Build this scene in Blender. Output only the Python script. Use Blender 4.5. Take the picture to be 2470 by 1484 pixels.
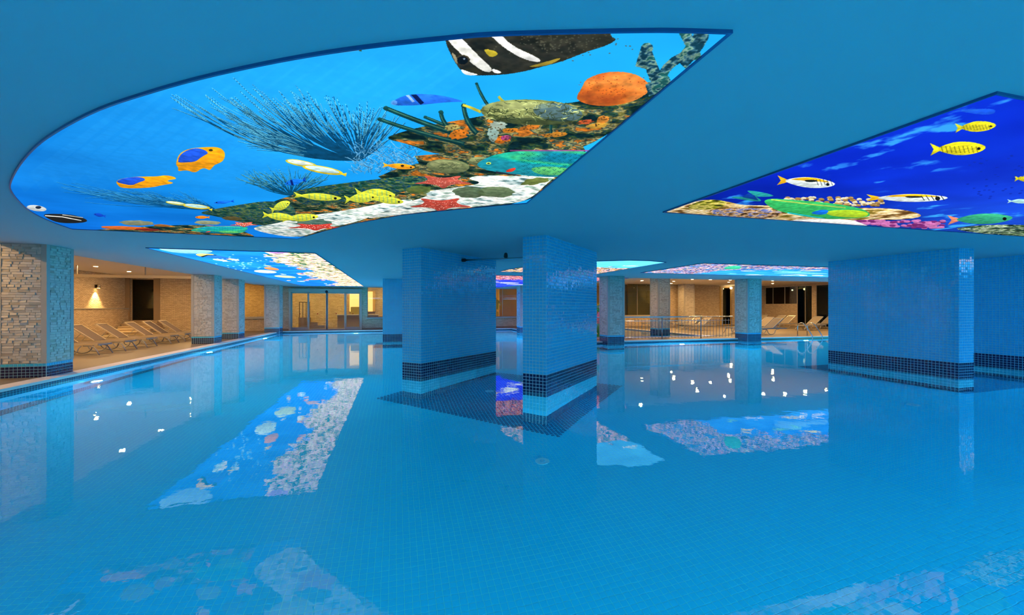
import bpy, bmesh, math, random
import numpy as np
from mathutils import Vector, Matrix

random.seed(7)
RNG = np.random.default_rng(11)
for o in list(bpy.data.objects):
    bpy.data.objects.remove(o, do_unlink=True)
SC = bpy.context.scene
COL = SC.collection

# ---------------------------------------------------------------- camera, world, exposure
# model units (1 unit = 1.3 m, applied once at the end of the script)
F, CAMZ, CEIL, DECKCEIL, DECK, DEPTH, UNIT = 1030.0, 1.244, 2.30, 2.72, 0.08, 1.61, 1.3
cam_data = bpy.data.cameras.new('camera')
cam_data.sensor_width = 36.0
cam_data.lens = F / 2470.0 * 36.0
cam_data.clip_start = 0.02
cam_data.clip_end = 300
cam = bpy.data.objects.new('camera', cam_data)
COL.objects.link(cam)
cam.location = (0, 0, CAMZ)
cam.rotation_euler = (math.pi / 2, 0, 0)
SC.camera = cam

world = bpy.data.worlds.new('night')
SC.world = world
world.use_nodes = True
world.node_tree.nodes['Background'].inputs[0].default_value = (0.010, 0.016, 0.030, 1)
world.node_tree.nodes['Background'].inputs[1].default_value = 0.5

vs = SC.view_settings
SC.display_settings.display_device = 'sRGB'
vs.view_transform = 'Standard'
vs.look = 'None'
vs.exposure = 0.0
vs.gamma = 1.0
vs.use_curve_mapping = False

cy = SC.cycles
cy.use_denoising = True
try:
    cy.denoiser = 'OPENIMAGEDENOISE'
except Exception:
    pass
cy.use_adaptive_sampling = True
cy.adaptive_threshold = 0.03
cy.max_bounces = 9
cy.diffuse_bounces = 5
cy.glossy_bounces = 4
cy.transmission_bounces = 8
cy.transparent_max_bounces = 8
cy.caustics_refractive = True
cy.caustics_reflective = False
cy.blur_glossy = 0.3
cy.sample_clamp_indirect = 4.0
cy.use_light_tree = True

# light levels, tuned here
PANEL_NEAR, PANEL_RIGHT, PANEL_FAR, PANEL_BEHIND = 1.22, 1.2, 2.2, 6.0
POOL_LAMP = 5800.0
DOWNLIGHT = 1200.0
ROOM_LAMP = 42.0

# ---------------------------------------------------------------- plan axes
TH = math.atan2(0.262, 0.965)
E1 = np.array([math.cos(TH), math.sin(TH), 0.0])
E2 = np.array([-math.sin(TH), math.cos(TH), 0.0])
EZ = np.array([0.0, 0.0, 1.0])
def UV(u, v, z=0.0):
    return E1 * u + E2 * v + EZ * z
def uv_of(x, y):
    return (x * E1[0] + y * E1[1], x * E2[0] + y * E2[1])
def ceil_uv(px, py, h=CEIL):          # a point of the ceiling plane
    y = F * (h - CAMZ) / (742.0 - py)
    return uv_of((px - 1235.0) / F * y, y)
def refl_uv(px, py, h=CEIL):          # the same seen mirrored in the water
    y = F * (h + CAMZ) / (py - 742.0)
    return uv_of((px - 1235.0) / F * y, y)
def wall_u(px, v):                    # where a sight line meets the plane v = const
    r = (px - 1235.0) / F
    y = v / (E2[1] + E2[0] * r)
    return y * (r * E1[0] + E1[1])
def wall_pt(px, py, v):
    r = (px - 1235.0) / F
    y = v / (E2[1] + E2[0] * r)
    return y * (r * E1[0] + E1[1]), CAMZ + (742.0 - py) * y / F

# ---------------------------------------------------------------- materials
def srgb(r, g, b):
    def c(v):
        v /= 255.0
        return v / 12.92 if v <= 0.04045 else ((v + 0.055) / 1.055) ** 2.4
    return (c(r), c(g), c(b), 1.0)
MATS = {}
def base_mat(name):
    m = bpy.data.materials.new(name)
    m.use_nodes = True
    MATS[name] = m
    nt = m.node_tree
    return m, nt, nt.nodes['Principled BSDF']
def plain(name, col, rough=0.5, metal=0.0, spec=0.5, noise=0.06, nscale=6.0, bump=0.0, coat=0.0):
    m, nt, p = base_mat(name)
    p.inputs['Roughness'].default_value = rough
    p.inputs['Metallic'].default_value = metal
    p.inputs['Specular IOR Level'].default_value = spec
    p.inputs['Coat Weight'].default_value = coat
    tc = nt.nodes.new('ShaderNodeTexCoord')
    nz = nt.nodes.new('ShaderNodeTexNoise')
    nz.inputs['Scale'].default_value = nscale
    nz.inputs['Detail'].default_value = 4
    nt.links.new(tc.outputs['Object'], nz.inputs['Vector'])
    mr = nt.nodes.new('ShaderNodeMapRange')
    mr.inputs['To Min'].default_value = 1 - noise
    mr.inputs['To Max'].default_value = 1 + noise
    nt.links.new(nz.outputs['Fac'], mr.inputs['Value'])
    mx = nt.nodes.new('ShaderNodeMix')
    mx.data_type = 'RGBA'
    mx.blend_type = 'MULTIPLY'
    mx.inputs['Factor'].default_value = 1.0
    mx.inputs['A'].default_value = (*col[:3], 1)
    nt.links.new(mr.outputs['Result'], mx.inputs['B'])
    nt.links.new(mx.outputs['Result'], p.inputs['Base Color'])
    if bump:
        b = nt.nodes.new('ShaderNodeBump')
        b.inputs['Strength'].default_value = bump
        b.inputs['Distance'].default_value = 0.02
        nt.links.new(nz.outputs['Fac'], b.inputs['Height'])
        nt.links.new(b.outputs['Normal'], p.inputs['Normal'])
    return m
def emit(name, col, strength):
    m, nt, p = base_mat(name)
    p.inputs['Base Color'].default_value = (0.8, 0.8, 0.8, 1)
    p.inputs['Emission Color'].default_value = (*col[:3], 1)
    p.inputs['Emission Strength'].default_value = strength
    return m

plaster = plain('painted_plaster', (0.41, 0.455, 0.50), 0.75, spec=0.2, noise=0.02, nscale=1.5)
deck_plaster = plain('deck_plaster', (0.86, 0.82, 0.76), 0.8, spec=0.2, noise=0.02)
tile_light = plain('light_blue_tile', (0.055, 0.53, 0.80), 0.06, spec=0.5, noise=0.10, nscale=30)
tile_dark = plain('navy_tile', (0.006, 0.013, 0.075), 0.07, spec=0.55, noise=0.25, nscale=25)
grout = plain('tile_grout', (0.42, 0.74, 0.80), 0.7, spec=0.2, noise=0.05)
floor_tile_m = plain('floor_light_tile', (0.012, 0.62, 0.93), 0.25, spec=0.3, noise=0.02, nscale=20)
floor_dark_m = plain('floor_navy_tile', (0.010, 0.10, 0.25), 0.25, spec=0.3, noise=0.08, nscale=20)
floor_grout = plain('floor_grout', (0.04, 0.74, 0.95), 0.7, spec=0.2, noise=0.03)
trim_stone = plain('honed_travertine', (0.46, 0.44, 0.39), 0.45, spec=0.4, noise=0.08, nscale=5)
coping_m = plain('pale_coping_stone', (0.74, 0.70, 0.66), 0.55, spec=0.4, noise=0.05, nscale=8)
deck_m = plain('beige_deck_tile', (0.20, 0.162, 0.115), 0.42, spec=0.4, noise=0.08, nscale=3)
chrome = plain('brushed_steel', (0.70, 0.70, 0.70), 0.18, metal=1.0, noise=0.03)
alu = plain('painted_aluminium', (0.50, 0.44, 0.36), 0.4, spec=0.5, noise=0.02)
cream_al = plain('cream_aluminium', (0.50, 0.40, 0.26), 0.4, spec=0.5, noise=0.03)
beam_m = plain('cream_beam_paint', (0.78, 0.66, 0.45), 0.5, noise=0.03)
bar_steel = plain('satin_steel', (0.30, 0.31, 0.33), 0.3, metal=0.8, noise=0.03)
leg_al = plain('grey_aluminium', (0.42, 0.42, 0.42), 0.3, metal=0.3, noise=0.03)
sling_m = plain('taupe_mesh_fabric', (0.17, 0.13, 0.10), 0.85, spec=0.2, noise=0.06, nscale=60)
sling_l = plain('cream_mesh_fabric', (0.25, 0.22, 0.18), 0.85, spec=0.2, noise=0.06, nscale=60)
black_m = plain('black_plastic', (0.012, 0.012, 0.014), 0.4, noise=0.1)
trim_dark = plain('dark_trim', (0.02, 0.09, 0.24), 0.35, spec=0.5, noise=0.1)
jamb_m = plain('brown_stone_jamb', (0.28, 0.20, 0.13), 0.5, noise=0.08)
step_m = plain('stone_step', (0.42, 0.32, 0.21), 0.5, noise=0.08)
ochre_m = plain('ochre_plaster', (0.62, 0.40, 0.12), 0.8, noise=0.05)
shutter_m = plain('bronze_shutter', (0.26, 0.18, 0.05), 0.5, noise=0.08)
tread_m = plain('step_nosing_stone', (0.46, 0.37, 0.26), 0.5, noise=0.05)
drain_m = plain('pale_blue_plastic', (0.25, 0.70, 0.85), 0.4, noise=0.02)
white_p = plain('white_plastic', (0.78, 0.80, 0.80), 0.4, noise=0.02)
red_m = plain('red_sticker', (0.25, 0.01, 0.02), 0.5, noise=0.02)

def stone_mat(name, c1, c2, brick=False, warm=0.0):
    m, nt, p = base_mat(name)
    p.inputs['Roughness'].default_value = 0.75
    p.inputs['Specular IOR Level'].default_value = 0.25
    N, L = nt.nodes, nt.links
    if brick:
        tc = N.new('ShaderNodeUVMap')
        br = N.new('ShaderNodeTexBrick')
        br.inputs['Scale'].default_value = 1.0
        br.inputs['Brick Width'].default_value = 0.15
        br.inputs['Row Height'].default_value = 0.045
        br.inputs['Mortar Size'].default_value = 0.004
        br.inputs['Mortar Smooth'].default_value = 0.4
        br.inputs['Color1'].default_value = (*c1, 1)
        br.inputs['Color2'].default_value = (*c2, 1)
        br.inputs['Mortar'].default_value = (c2[0] * .45, c2[1] * .42, c2[2] * .4, 1)
        L.new(tc.outputs['UV'], br.inputs['Vector'])
        nz = N.new('ShaderNodeTexNoise')
        nz.inputs['Scale'].default_value = 14
        nz.inputs['Detail'].default_value = 5
        mp = N.new('ShaderNodeMapping')
        mp.inputs['Scale'].default_value = (1, 2.2, 1)
        L.new(tc.outputs['UV'], mp.inputs['Vector'])
        L.new(mp.outputs['Vector'], nz.inputs['Vector'])
        mr = N.new('ShaderNodeMapRange')
        mr.inputs['To Min'].default_value = 0.62
        mr.inputs['To Max'].default_value = 1.35
        L.new(nz.outputs['Fac'], mr.inputs['Value'])
        mx = N.new('ShaderNodeMix'); mx.data_type = 'RGBA'; mx.blend_type = 'MULTIPLY'
        mx.inputs['Factor'].default_value = 1
        L.new(br.outputs['Color'], mx.inputs['A'])
        L.new(mr.outputs['Result'], mx.inputs['B'])
        L.new(mx.outputs['Result'], p.inputs['Base Color'])
        ad = N.new('ShaderNodeMath'); ad.operation = 'SUBTRACT'
        L.new(nz.outputs['Fac'], ad.inputs[0])
        L.new(br.outputs['Fac'], ad.inputs[1])
        b = N.new('ShaderNodeBump')
        b.inputs['Strength'].default_value = 0.9
        b.inputs['Distance'].default_value = 0.03
        L.new(ad.outputs[0], b.inputs['Height'])
        L.new(b.outputs['Normal'], p.inputs['Normal'])
    else:
        g = N.new('ShaderNodeNewGeometry')
        tc = N.new('ShaderNodeTexCoord')
        nz = N.new('ShaderNodeTexNoise')
        nz.inputs['Scale'].default_value = 22
        nz.inputs['Detail'].default_value = 5
        L.new(tc.outputs['Object'], nz.inputs['Vector'])
        rp = N.new('ShaderNodeValToRGB')
        rp.color_ramp.elements[0].color = (*c2, 1)
        rp.color_ramp.elements[1].color = (*c1, 1)
        rp.color_ramp.elements[0].position = 0.02
        rp.color_ramp.elements[1].position = 0.5
        at = N.new('ShaderNodeAttribute'); at.attribute_name = 'tone'
        oi = N.new('ShaderNodeObjectInfo')
        mx0 = N.new('ShaderNodeMath'); mx0.operation = 'MAXIMUM'
        L.new(g.outputs['Random Per Island'], mx0.inputs[0])
        mx0.inputs[1].default_value = 0
        L.new(mx0.outputs[0], rp.inputs['Fac'])
        mr = N.new('ShaderNodeMapRange')
        mr.inputs['To Min'].default_value = 0.75
        mr.inputs['To Max'].default_value = 1.25
        L.new(nz.outputs['Fac'], mr.inputs['Value'])
        mx = N.new('ShaderNodeMix'); mx.data_type = 'RGBA'; mx.blend_type = 'MULTIPLY'
        mx.inputs['Factor'].default_value = 1
        L.new(rp.outputs['Color'], mx.inputs['A'])
        L.new(mr.outputs['Result'], mx.inputs['B'])
        L.new(mx.outputs['Result'], p.inputs['Base Color'])
        b = N.new('ShaderNodeBump')
        b.inputs['Strength'].default_value = 0.6
        b.inputs['Distance'].default_value = 0.01
        L.new(nz.outputs['Fac'], b.inputs['Height'])
        L.new(b.outputs['Normal'], p.inputs['Normal'])
    return m
stone_piece = stone_mat('split_face_stone', (0.66, 0.62, 0.54), (0.50, 0.45, 0.37))
stone_single = plain('split_face_stone_single', (0.62, 0.58, 0.50), 0.75, spec=0.25, noise=0.15, nscale=9, bump=0.5)
stone_single2 = plain('split_face_stone_tan', (0.50, 0.44, 0.35), 0.75, spec=0.25, noise=0.18, nscale=9, bump=0.5)
stone_single3 = plain('split_face_stone_pale', (0.68, 0.64, 0.56), 0.75, spec=0.25, noise=0.2, nscale=9, bump=0.5)
stone_wall = stone_mat('split_face_stone_cladding', (0.80, 0.66, 0.46), (0.62, 0.48, 0.32), brick=True)

def mosaic_mat(name, light, dark, gr):
    """UV in tile units, v counted down from the ceiling; band colours belong to the tiles"""
    m, nt, p = base_mat(name)
    N, L = nt.nodes, nt.links
    p.inputs['Roughness'].default_value = 0.2
    uvn = N.new('ShaderNodeUVMap')
    sp = N.new('ShaderNodeSeparateXYZ')
    L.new(uvn.outputs['UV'], sp.inputs[0])
    def mth(op, a, b=None, c=None):
        n = N.new('ShaderNodeMath'); n.operation = op
        for i, q in enumerate((a, b, c)):
            if q is None: continue
            if isinstance(q, (int, float)): n.inputs[i].default_value = q
            else: L.new(q, n.inputs[i])
        return n.outputs[0]
    ms = []
    for k in (0, 1):
        fr = mth('FRACT', sp.outputs[k])
        ms.append(mth('LESS_THAN', fr, 0.085))
    gm = mth('MAXIMUM', ms[0], ms[1])
    fv = mth('FLOOR', sp.outputs[1])
    d1 = mth('MULTIPLY', mth('GREATER_THAN', fv, 41.5), mth('LESS_THAN', fv, 52.5))
    d2 = mth('GREATER_THAN', fv, 72.5)
    dk = mth('MAXIMUM', d1, d2)
    a = N.new('ShaderNodeMix'); a.data_type = 'RGBA'
    a.inputs['A'].default_value = (*light, 1); a.inputs['B'].default_value = (*dark, 1)
    L.new(dk, a.inputs['Factor'])
    b = N.new('ShaderNodeMix'); b.data_type = 'RGBA'
    L.new(a.outputs['Result'], b.inputs['A']); b.inputs['B'].default_value = (*gr, 1)
    L.new(gm, b.inputs['Factor'])
    L.new(b.outputs['Result'], p.inputs['Base Color'])
    bp = N.new('ShaderNodeBump'); bp.inputs['Strength'].default_value = 0.5; bp.inputs['Distance'].default_value = 0.004
    bp.invert = True
    L.new(gm, bp.inputs['Height']); L.new(bp.outputs['Normal'], p.inputs['Normal'])
    return m
mosaic_wall = mosaic_mat('pool_wall_mosaic', (0.015, 0.50, 0.90), (0.02, 0.03, 0.10), (0.14, 0.66, 0.85))
mosaic_floor = mosaic_mat('pool_floor_mosaic', (0.012, 0.62, 0.93), (0.012, 0.62, 0.93), (0.09, 0.88, 0.98))

def water_mat(name='pool_water', rip=1.0):
    m, nt, p = base_mat(name)
    N, L = nt.nodes, nt.links
    nt.nodes.remove(p)
    g = N.new('ShaderNodeBsdfGlass')
    g.inputs['IOR'].default_value = 1.33
    g.inputs['Roughness'].default_value = 0.0
    g.inputs['Color'].default_value = (0.93, 0.99, 1.0, 1)
    L.new(g.outputs[0], nt.nodes['Material Output'].inputs['Surface'])
    tc = N.new('ShaderNodeTexCoord')
    n1 = N.new('ShaderNodeTexNoise'); n1.inputs['Scale'].default_value = 1.3; n1.inputs['Detail'].default_value = 2
    n2 = N.new('ShaderNodeTexNoise'); n2.inputs['Scale'].default_value = 7.0; n2.inputs['Detail'].default_value = 3
    L.new(tc.outputs['Object'], n1.inputs['Vector']); L.new(tc.outputs['Object'], n2.inputs['Vector'])
    ma = N.new('ShaderNodeMath'); ma.operation = 'MULTIPLY_ADD'
    L.new(n2.outputs['Fac'], ma.inputs[0]); ma.inputs[1].default_value = 0.22
    L.new(n1.outputs['Fac'], ma.inputs[2])
    b = N.new('ShaderNodeBump'); b.inputs['Strength'].default_value = 1.0
    b.inputs['Distance'].default_value = 0.003 * rip
    L.new(ma.outputs[0], b.inputs['Height'])
    L.new(b.outputs['Normal'], g.inputs['Normal'])
    return m
water_m = water_mat()

def glass_mat(name, tint=(0.9, 0.95, 0.93), refl=1.0):
    m, nt, p = base_mat(name)
    N, L = nt.nodes, nt.links
    nt.nodes.remove(p)
    tr = N.new('ShaderNodeBsdfTransparent'); tr.inputs[0].default_value = (*tint, 1)
    gl = N.new('ShaderNodeBsdfGlossy'); gl.inputs['Roughness'].default_value = 0.0
    fr = N.new('ShaderNodeFresnel'); fr.inputs[0].default_value = 1.5
    mx = N.new('ShaderNodeMixShader')
    L.new(fr.outputs[0], mx.inputs[0]); L.new(tr.outputs[0], mx.inputs[1]); L.new(gl.outputs[0], mx.inputs[2])
    L.new(mx.outputs[0], N['Material Output'].inputs['Surface'])
    return m
glass_m = glass_mat('clear_glass')
glass_dk = glass_mat('tinted_glass', (0.25, 0.38, 0.34))

# ---------------------------------------------------------------- mesh helpers
def tag(o, label=None, cat=None, group=None, kind=None):
    if label: o['label'] = label
    if cat: o['category'] = cat
    if group: o['group'] = group
    if kind: o['kind'] = kind
    return o
def link(o, parent=None):
    COL.objects.link(o)
    if parent is not None:
        o.parent = parent
    return o
class MB:
    """collects quads / ngons; each face keeps a material slot and optional uv"""
    def __init__(s):
        s.v, s.f, s.m, s.uv = [], [], [], {}
    def face(s, pts, mi=0, uv=None):
        n = len(s.v)
        s.v.extend([tuple(map(float, p)) for p in pts])
        s.f.append(list(range(n, n + len(pts)))); s.m.append(mi)
        if uv is not None: s.uv[len(s.f) - 1] = uv
    def box(s, o, a, b, c, mi=0):
        """box from corner o along vectors a, b, c"""
        o, a, b, c = [np.array(q, float) for q in (o, a, b, c)]
        n = len(s.v)
        pts = [o, o + a, o + a + b, o + b]
        pts = pts + [q + c for q in pts]
        s.v.extend([tuple(q) for q in pts])
        fl = [(0, 3, 2, 1), (4, 5, 6, 7), (0, 1, 5, 4), (1, 2, 6, 5), (2, 3, 7, 6), (3, 0, 4, 7)]
        if np.dot(np.cross(a, b), c) < 0:
            fl = [tuple(reversed(q)) for q in fl]
        for q in fl:
            s.f.append([n + i for i in q]); s.m.append(mi)
    def ubox(s, u0, u1, v0, v1, z0, z1, mi=0):
        s.box(UV(u0, v0, z0), E1 * (u1 - u0), E2 * (v1 - v0), EZ * (z1 - z0), mi)
    def prism(s, pts, z0, z1, mi=0):
        n = len(s.v); k = len(pts)
        s.v.extend([(p[0], p[1], z0) for p in pts] + [(p[0], p[1], z1) for p in pts])
        s.f.append([n + i for i in reversed(range(k))]); s.m.append(mi)
        s.f.append([n + k + i for i in range(k)]); s.m.append(mi)
        for i in range(k):
            j = (i + 1) % k
            s.f.append([n + i, n + j, n + k + j, n + k + i]); s.m.append(mi)
    def tube(s, path, r, sides=8, mi=0, closed=False):
        path = [np.array(p, float) for p in path]
        n0 = len(s.v); k = len(path)
        up = None
        for i, p in enumerate(path):
            t = path[min(i + 1, k - 1)] - path[max(i - 1, 0)]
            t = t / (np.linalg.norm(t) + 1e-9)
            if up is None:
                up = EZ if abs(t[2]) < 0.9 else np.array([1.0, 0, 0])
            x = np.cross(up, t); x /= (np.linalg.norm(x) + 1e-9)
            y = np.cross(t, x); up = y
            rr = r[i] if isinstance(r, (list, tuple)) else r
            for q in range(sides):
                a = 2 * math.pi * q / sides
                s.v.append(tuple(p + x * math.cos(a) * rr + y * math.sin(a) * rr))
        for i in range(k - 1):
            for q in range(sides):
                a = n0 + i * sides + q; b = n0 + i * sides + (q + 1) % sides
                s.f.append([a, b, b + sides, a + sides]); s.m.append(mi)
        s.f.append([n0 + q for q in reversed(range(sides))]); s.m.append(mi)
        s.f.append([n0 + (k - 1) * sides + q for q in range(sides)]); s.m.append(mi)
    def disc(s, c, n, r, seg=20, mi=0, thick=0.0):
        c = np.array(c, float); n = np.array(n, float); n /= np.linalg.norm(n)
        x = np.cross(n, EZ if abs(n[2]) < .9 else np.array([1., 0, 0])); x /= np.linalg.norm(x); y = np.cross(n, x)
        ring = [c + x * math.cos(2 * math.pi * i / seg) * r + y * math.sin(2 * math.pi * i / seg) * r for i in range(seg)]
        s.face(ring, mi)
        if thick:
            s.face([p - n * thick for p in reversed(ring)], mi)
            for i in range(seg):
                j = (i + 1) % seg
                s.face([ring[j], ring[i], ring[i] - n * thick, ring[j] - n * thick], mi)
    def ring(s, c, n, r0, r1, thick, seg=24, mi=0):
        c = np.array(c, float); n = np.array(n, float); n /= np.linalg.norm(n)
        x = np.cross(n, EZ if abs(n[2]) < .9 else np.array([1., 0, 0])); x /= np.linalg.norm(x); y = np.cross(n, x)
        P = lambda i, r, h: c + (x * math.cos(2 * math.pi * i / seg) + y * math.sin(2 * math.pi * i / seg)) * r + n * h
        for i in range(seg):
            j = i + 1
            s.face([P(i, r0, thick), P(i, r1, thick), P(j, r1, thick), P(j, r0, thick)], mi)
            s.face([P(i, r1, thick), P(i, r1, 0), P(j, r1, 0), P(j, r1, thick)], mi)
            s.face([P(i, r0, 0), P(i, r0, thick), P(j, r0, thick), P(j, r0, 0)], mi)
            s.face([P(i, r1, 0), P(i, r0, 0), P(j, r0, 0), P(j, r1, 0)], mi)
    def build(s, name, mats, parent=None, origin=None, smooth=False, kind=None):
        me = bpy.data.meshes.new(name)
        vv = s.v
        if origin is not None:
            vv = [(x - origin[0], y - origin[1], z - origin[2]) for x, y, z in vv]
        me.from_pydata(vv, [], s.f)
        if not isinstance(mats, (list, tuple)): mats = [mats]
        for m in mats: me.materials.append(m)
        if len(mats) > 1:
            me.polygons.foreach_set('material_index', s.m)
        if s.uv:
            ul = me.uv_layers.new(name='UVMap')
            for fi, uv in s.uv.items():
                pl = me.polygons[fi]
                for k, li in enumerate(pl.loop_indices):
                    ul.data[li].uv = uv[k]
        if smooth:
            me.polygons.foreach_set('use_smooth', [True] * len(me.polygons))
        me.update()
        o = bpy.data.objects.new(name, me)
        link(o, parent)
        if origin is not None and parent is None:
            o.location = origin
        if kind: o['kind'] = kind
        return o
def empty(name, loc, rz=0.0):
    o = bpy.data.objects.new(name, None)
    o.empty_display_size = 0.1
    link(o); o.location = tuple(map(float, loc)); o.rotation_euler = (0, 0, rz)
    return o
def copy_tree(o, parent=None):
    c = o.copy(); COL.objects.link(c)
    if parent is not None: c.parent = parent
    for ch in [q for q in o.children]:
        copy_tree(ch, c)
    return c

def piece_arrays(centers, a, b, n, ha, hb, depth, tilt=0.0, bev=0.12):
    """tiles/stones: centers (k,3); half sizes ha,hb arrays; each a raised slab with chamfered face: 5 quads"""
    k = len(centers)
    ha = np.broadcast_to(np.asarray(ha, float), (k,))[:, None]; hb = np.broadcast_to(np.asarray(hb, float), (k,))[:, None]
    depth = np.broadcast_to(np.asarray(depth, float), (k,))[:, None]
    a, b, n = map(np.asarray, (a, b, n))
    sg = [(-1, -1), (1, -1), (1, 1), (-1, 1)]
    V = np.zeros((k, 8, 3))
    ta = RNG.normal(0, tilt, (k, 1)); tb = RNG.normal(0, tilt, (k, 1))
    sh = 1 - bev
    for i, (p, q) in enumerate(sg):
        V[:, i] = centers + a * ha * p + b * hb * q - n * 0.004
        V[:, 4 + i] = centers + a * ha * p * sh + b * hb * q * sh + n * (depth + ta * ha * p + tb * hb * q)
    Fq = np.array([(4, 5, 6, 7), (0, 1, 5, 4), (1, 2, 6, 5), (2, 3, 7, 6), (3, 0, 4, 7)])
    if np.dot(np.cross(a, b), n) < 0:
        Fq = Fq[:, ::-1]
    return V, Fq
def pieces_object(name, V, Fq, mats, midx=None, parent=None, kind='stuff'):
    k = len(V)
    verts = V.reshape(-1, 3)
    faces = (Fq[None, :, :] + (np.arange(k) * 8)[:, None, None]).reshape(-1, 4)
    me = bpy.data.meshes.new(name)
    me.vertices.add(len(verts)); me.vertices.foreach_set('co', verts.ravel())
    me.loops.add(len(faces) * 4); me.loops.foreach_set('vertex_index', faces.ravel().astype(np.int32))
    me.polygons.add(len(faces))
    me.polygons.foreach_set('loop_start', (np.arange(len(faces)) * 4).astype(np.int32))
    me.polygons.foreach_set('loop_total', np.full(len(faces), 4, np.int32))
    if not isinstance(mats, (list, tuple)): mats = [mats]
    for m in mats: me.materials.append(m)
    if midx is not None:
        me.polygons.foreach_set('material_index', np.repeat(np.asarray(midx, np.int32), 5))
    me.polygons.foreach_set('use_smooth', [False] * len(me.polygons))
    me.update(calc_edges=True); me.validate()
    o = bpy.data.objects.new(name, me); link(o, parent)
    if kind: o['kind'] = kind
    return o
def single_pieces(name, centers, a, b, n, ha, hb, depth, mats, midx, parent, tilt=0.0, rots=None, bev=0.12):
    """alike pieces as objects that share a few meshes"""
    a, b, n = map(np.asarray, (a, b, n))
    M = np.column_stack([a, b, n])
    cache = {}
    ha = np.broadcast_to(np.asarray(ha, float), (len(centers),)); hb = np.broadcast_to(np.asarray(hb, float), (len(centers),))
    depth = np.broadcast_to(np.asarray(depth, float), (len(centers),))
    for i, c in enumerate(centers):
        key = (round(float(ha[i]), 3), int(midx[i]), random.randrange(3))
        if key not in cache:
            V, Fq = piece_arrays(np.zeros((1, 3)), (1, 0, 0), (0, 1, 0), (0, 0, 1), ha[i], hb[i], depth[i], tilt, bev)
            me = bpy.data.meshes.new(name)
            me.from_pydata([tuple(p) for p in V[0]], [], [tuple(map(int, q)) for q in Fq])
            me.materials.append(mats[int(midx[i])]); me.update()
            cache[key] = me
        o = bpy.data.objects.new(name, cache[key])
        link(o, parent)
        mw = Matrix([[M[0, 0], M[0, 1], M[0, 2], c[0]], [M[1, 0], M[1, 1], M[1, 2], c[1]], [M[2, 0], M[2, 1], M[2, 2], c[2]], [0, 0, 0, 1]])
        o.matrix_local = mw
# ---------------------------------------------------------------- structure
PV = -3.0
POOL = [(-5.4, PV), (-5.4, 22.95), (6.2, 22.95), (6.2, 13.3), (21.0, 13.3), (21.0, PV)]
MAINC = [(-6.3, -9.5), (-6.3, 23.70), (8.2, 23.70), (8.2, 13.6), (22.0, 13.6), (22.0, -9.5)]
WV, WL, WR = 23.78, -12.1, 24.5
def uvpoly(P): return [UV(u, v)[:2] for u, v in P]

# main ceiling: slab over the pool, edge visible as a drop to the higher deck ceiling; panel recesses are shallow frames below it
def slab(name, P, z0, z1, m, label, cat):
    mb = MB(); mb.prism(uvpoly(P), z0, z1)
    o = mb.build(name, m); tag(o, label, cat, kind='structure'); return o
def orient(P):
    s = sum(P[i][0] * P[(i + 1) % len(P)][1] - P[(i + 1) % len(P)][0] * P[i][1] for i in range(len(P)))
    return P if s > 0 else P[::-1]
slab('ceiling', orient(MAINC), CEIL, DECKCEIL + 0.05, plaster, 'smooth blue-lit plaster ceiling hanging low over the pool', 'ceiling')
mb = MB()
mb.ubox(WL - .2, -6.3, -9.5, WV + .1, DECKCEIL, DECKCEIL + .08)
mb.ubox(8.2, WR + .2, 13.6, WV + .1, DECKCEIL, DECKCEIL + .08)
tag(mb.build('ceiling_deck', deck_plaster), 'raised beige plaster ceiling with downlights over the sun decks', 'ceiling', kind='structure')

# pool floor
FT = 0.055
mb = MB()
pf = orient(POOL)
mb.face([UV(u, v, -DEPTH) for u, v in pf], 0, [(u / FT, v / FT) for u, v in pf])
pool_floor = mb.build('pool_floor', mosaic_floor)
tag(pool_floor, 'light blue mosaic floor of the pool under the water', 'floor', kind='structure')
# tile cells: navy fields around the pillars, raised light tiles near the camera
gu, gv = np.meshgrid(np.arange(int(-5.4 / FT), int(21 / FT)), np.arange(int(-2 / FT), int(22.9 / FT)))
gu = gu.ravel(); gv = gv.ravel()
cu = (gu + .5 + .04) * FT; cv = (gv + .5 + .04) * FT
X = cu * E1[0] + cv * E2[0]; Y = cu * E1[1] + cv * E2[1]
S_ = np.array([-.868, .497]); L_ = np.array([.497, .868])
ss = X * S_[0] + Y * S_[1]; ll = X * L_[0] + Y * L_[1]
inpool = (cu > -5.37) & (((cv < 22.9) & (cu < 6.17)) | ((cv < 13.27) & (cu < 20.9)))
dark = ((ss > 2.30) & (ss < 5.82) & (ll > 5.32) & (ll < 8.46)) | ((cu > 9.50) & (cu < 12.72) & (cv > 5.04) & (cv < 8.28)) | ((cu > -.75) & (cu < 2.3) & (cv > 15.5) & (cv < 17.6))
dark &= inpool
near = (Y > 2.1) & (Y < 6.4) & (np.abs(X) < Y * 1.28 + .3) & inpool & ~dark
def cells(mask):
    return np.stack([X[mask], Y[mask], np.full(mask.sum(), -DEPTH)], 1)
cd = cells(dark)
V, Fq = piece_arrays(cd, E1, E2, EZ, FT * .45, FT * .45, 0.002, 0.004)
pieces_object('navy_tile_field', V, Fq, [floor_dark_m], None, pool_floor)
dist = np.where(near, X * X + Y * Y + 1e3 * ((np.abs(X) > Y * 1.13) | (Y < 2.95)), 1e9)
sel = np.argsort(dist)[:300]
one = np.zeros(len(X), bool); one[sel] = True
# sheets of six tiles leave a slightly wider joint
def shift(mask):
    c = cells(mask); return c
V, Fq = piece_arrays(cells(near & ~one), E1, E2, EZ, FT * .462, FT * .462, 0.0012, 0.004, .04)
pieces_object('tile_field', V, Fq, [floor_tile_m], None, pool_floor)
single_pieces('tile', cells(one), E1, E2, EZ, FT * .462, FT * .462, 0.0012, [floor_tile_m], np.zeros(300, int), pool_floor, 0.004, bev=.04)

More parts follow.
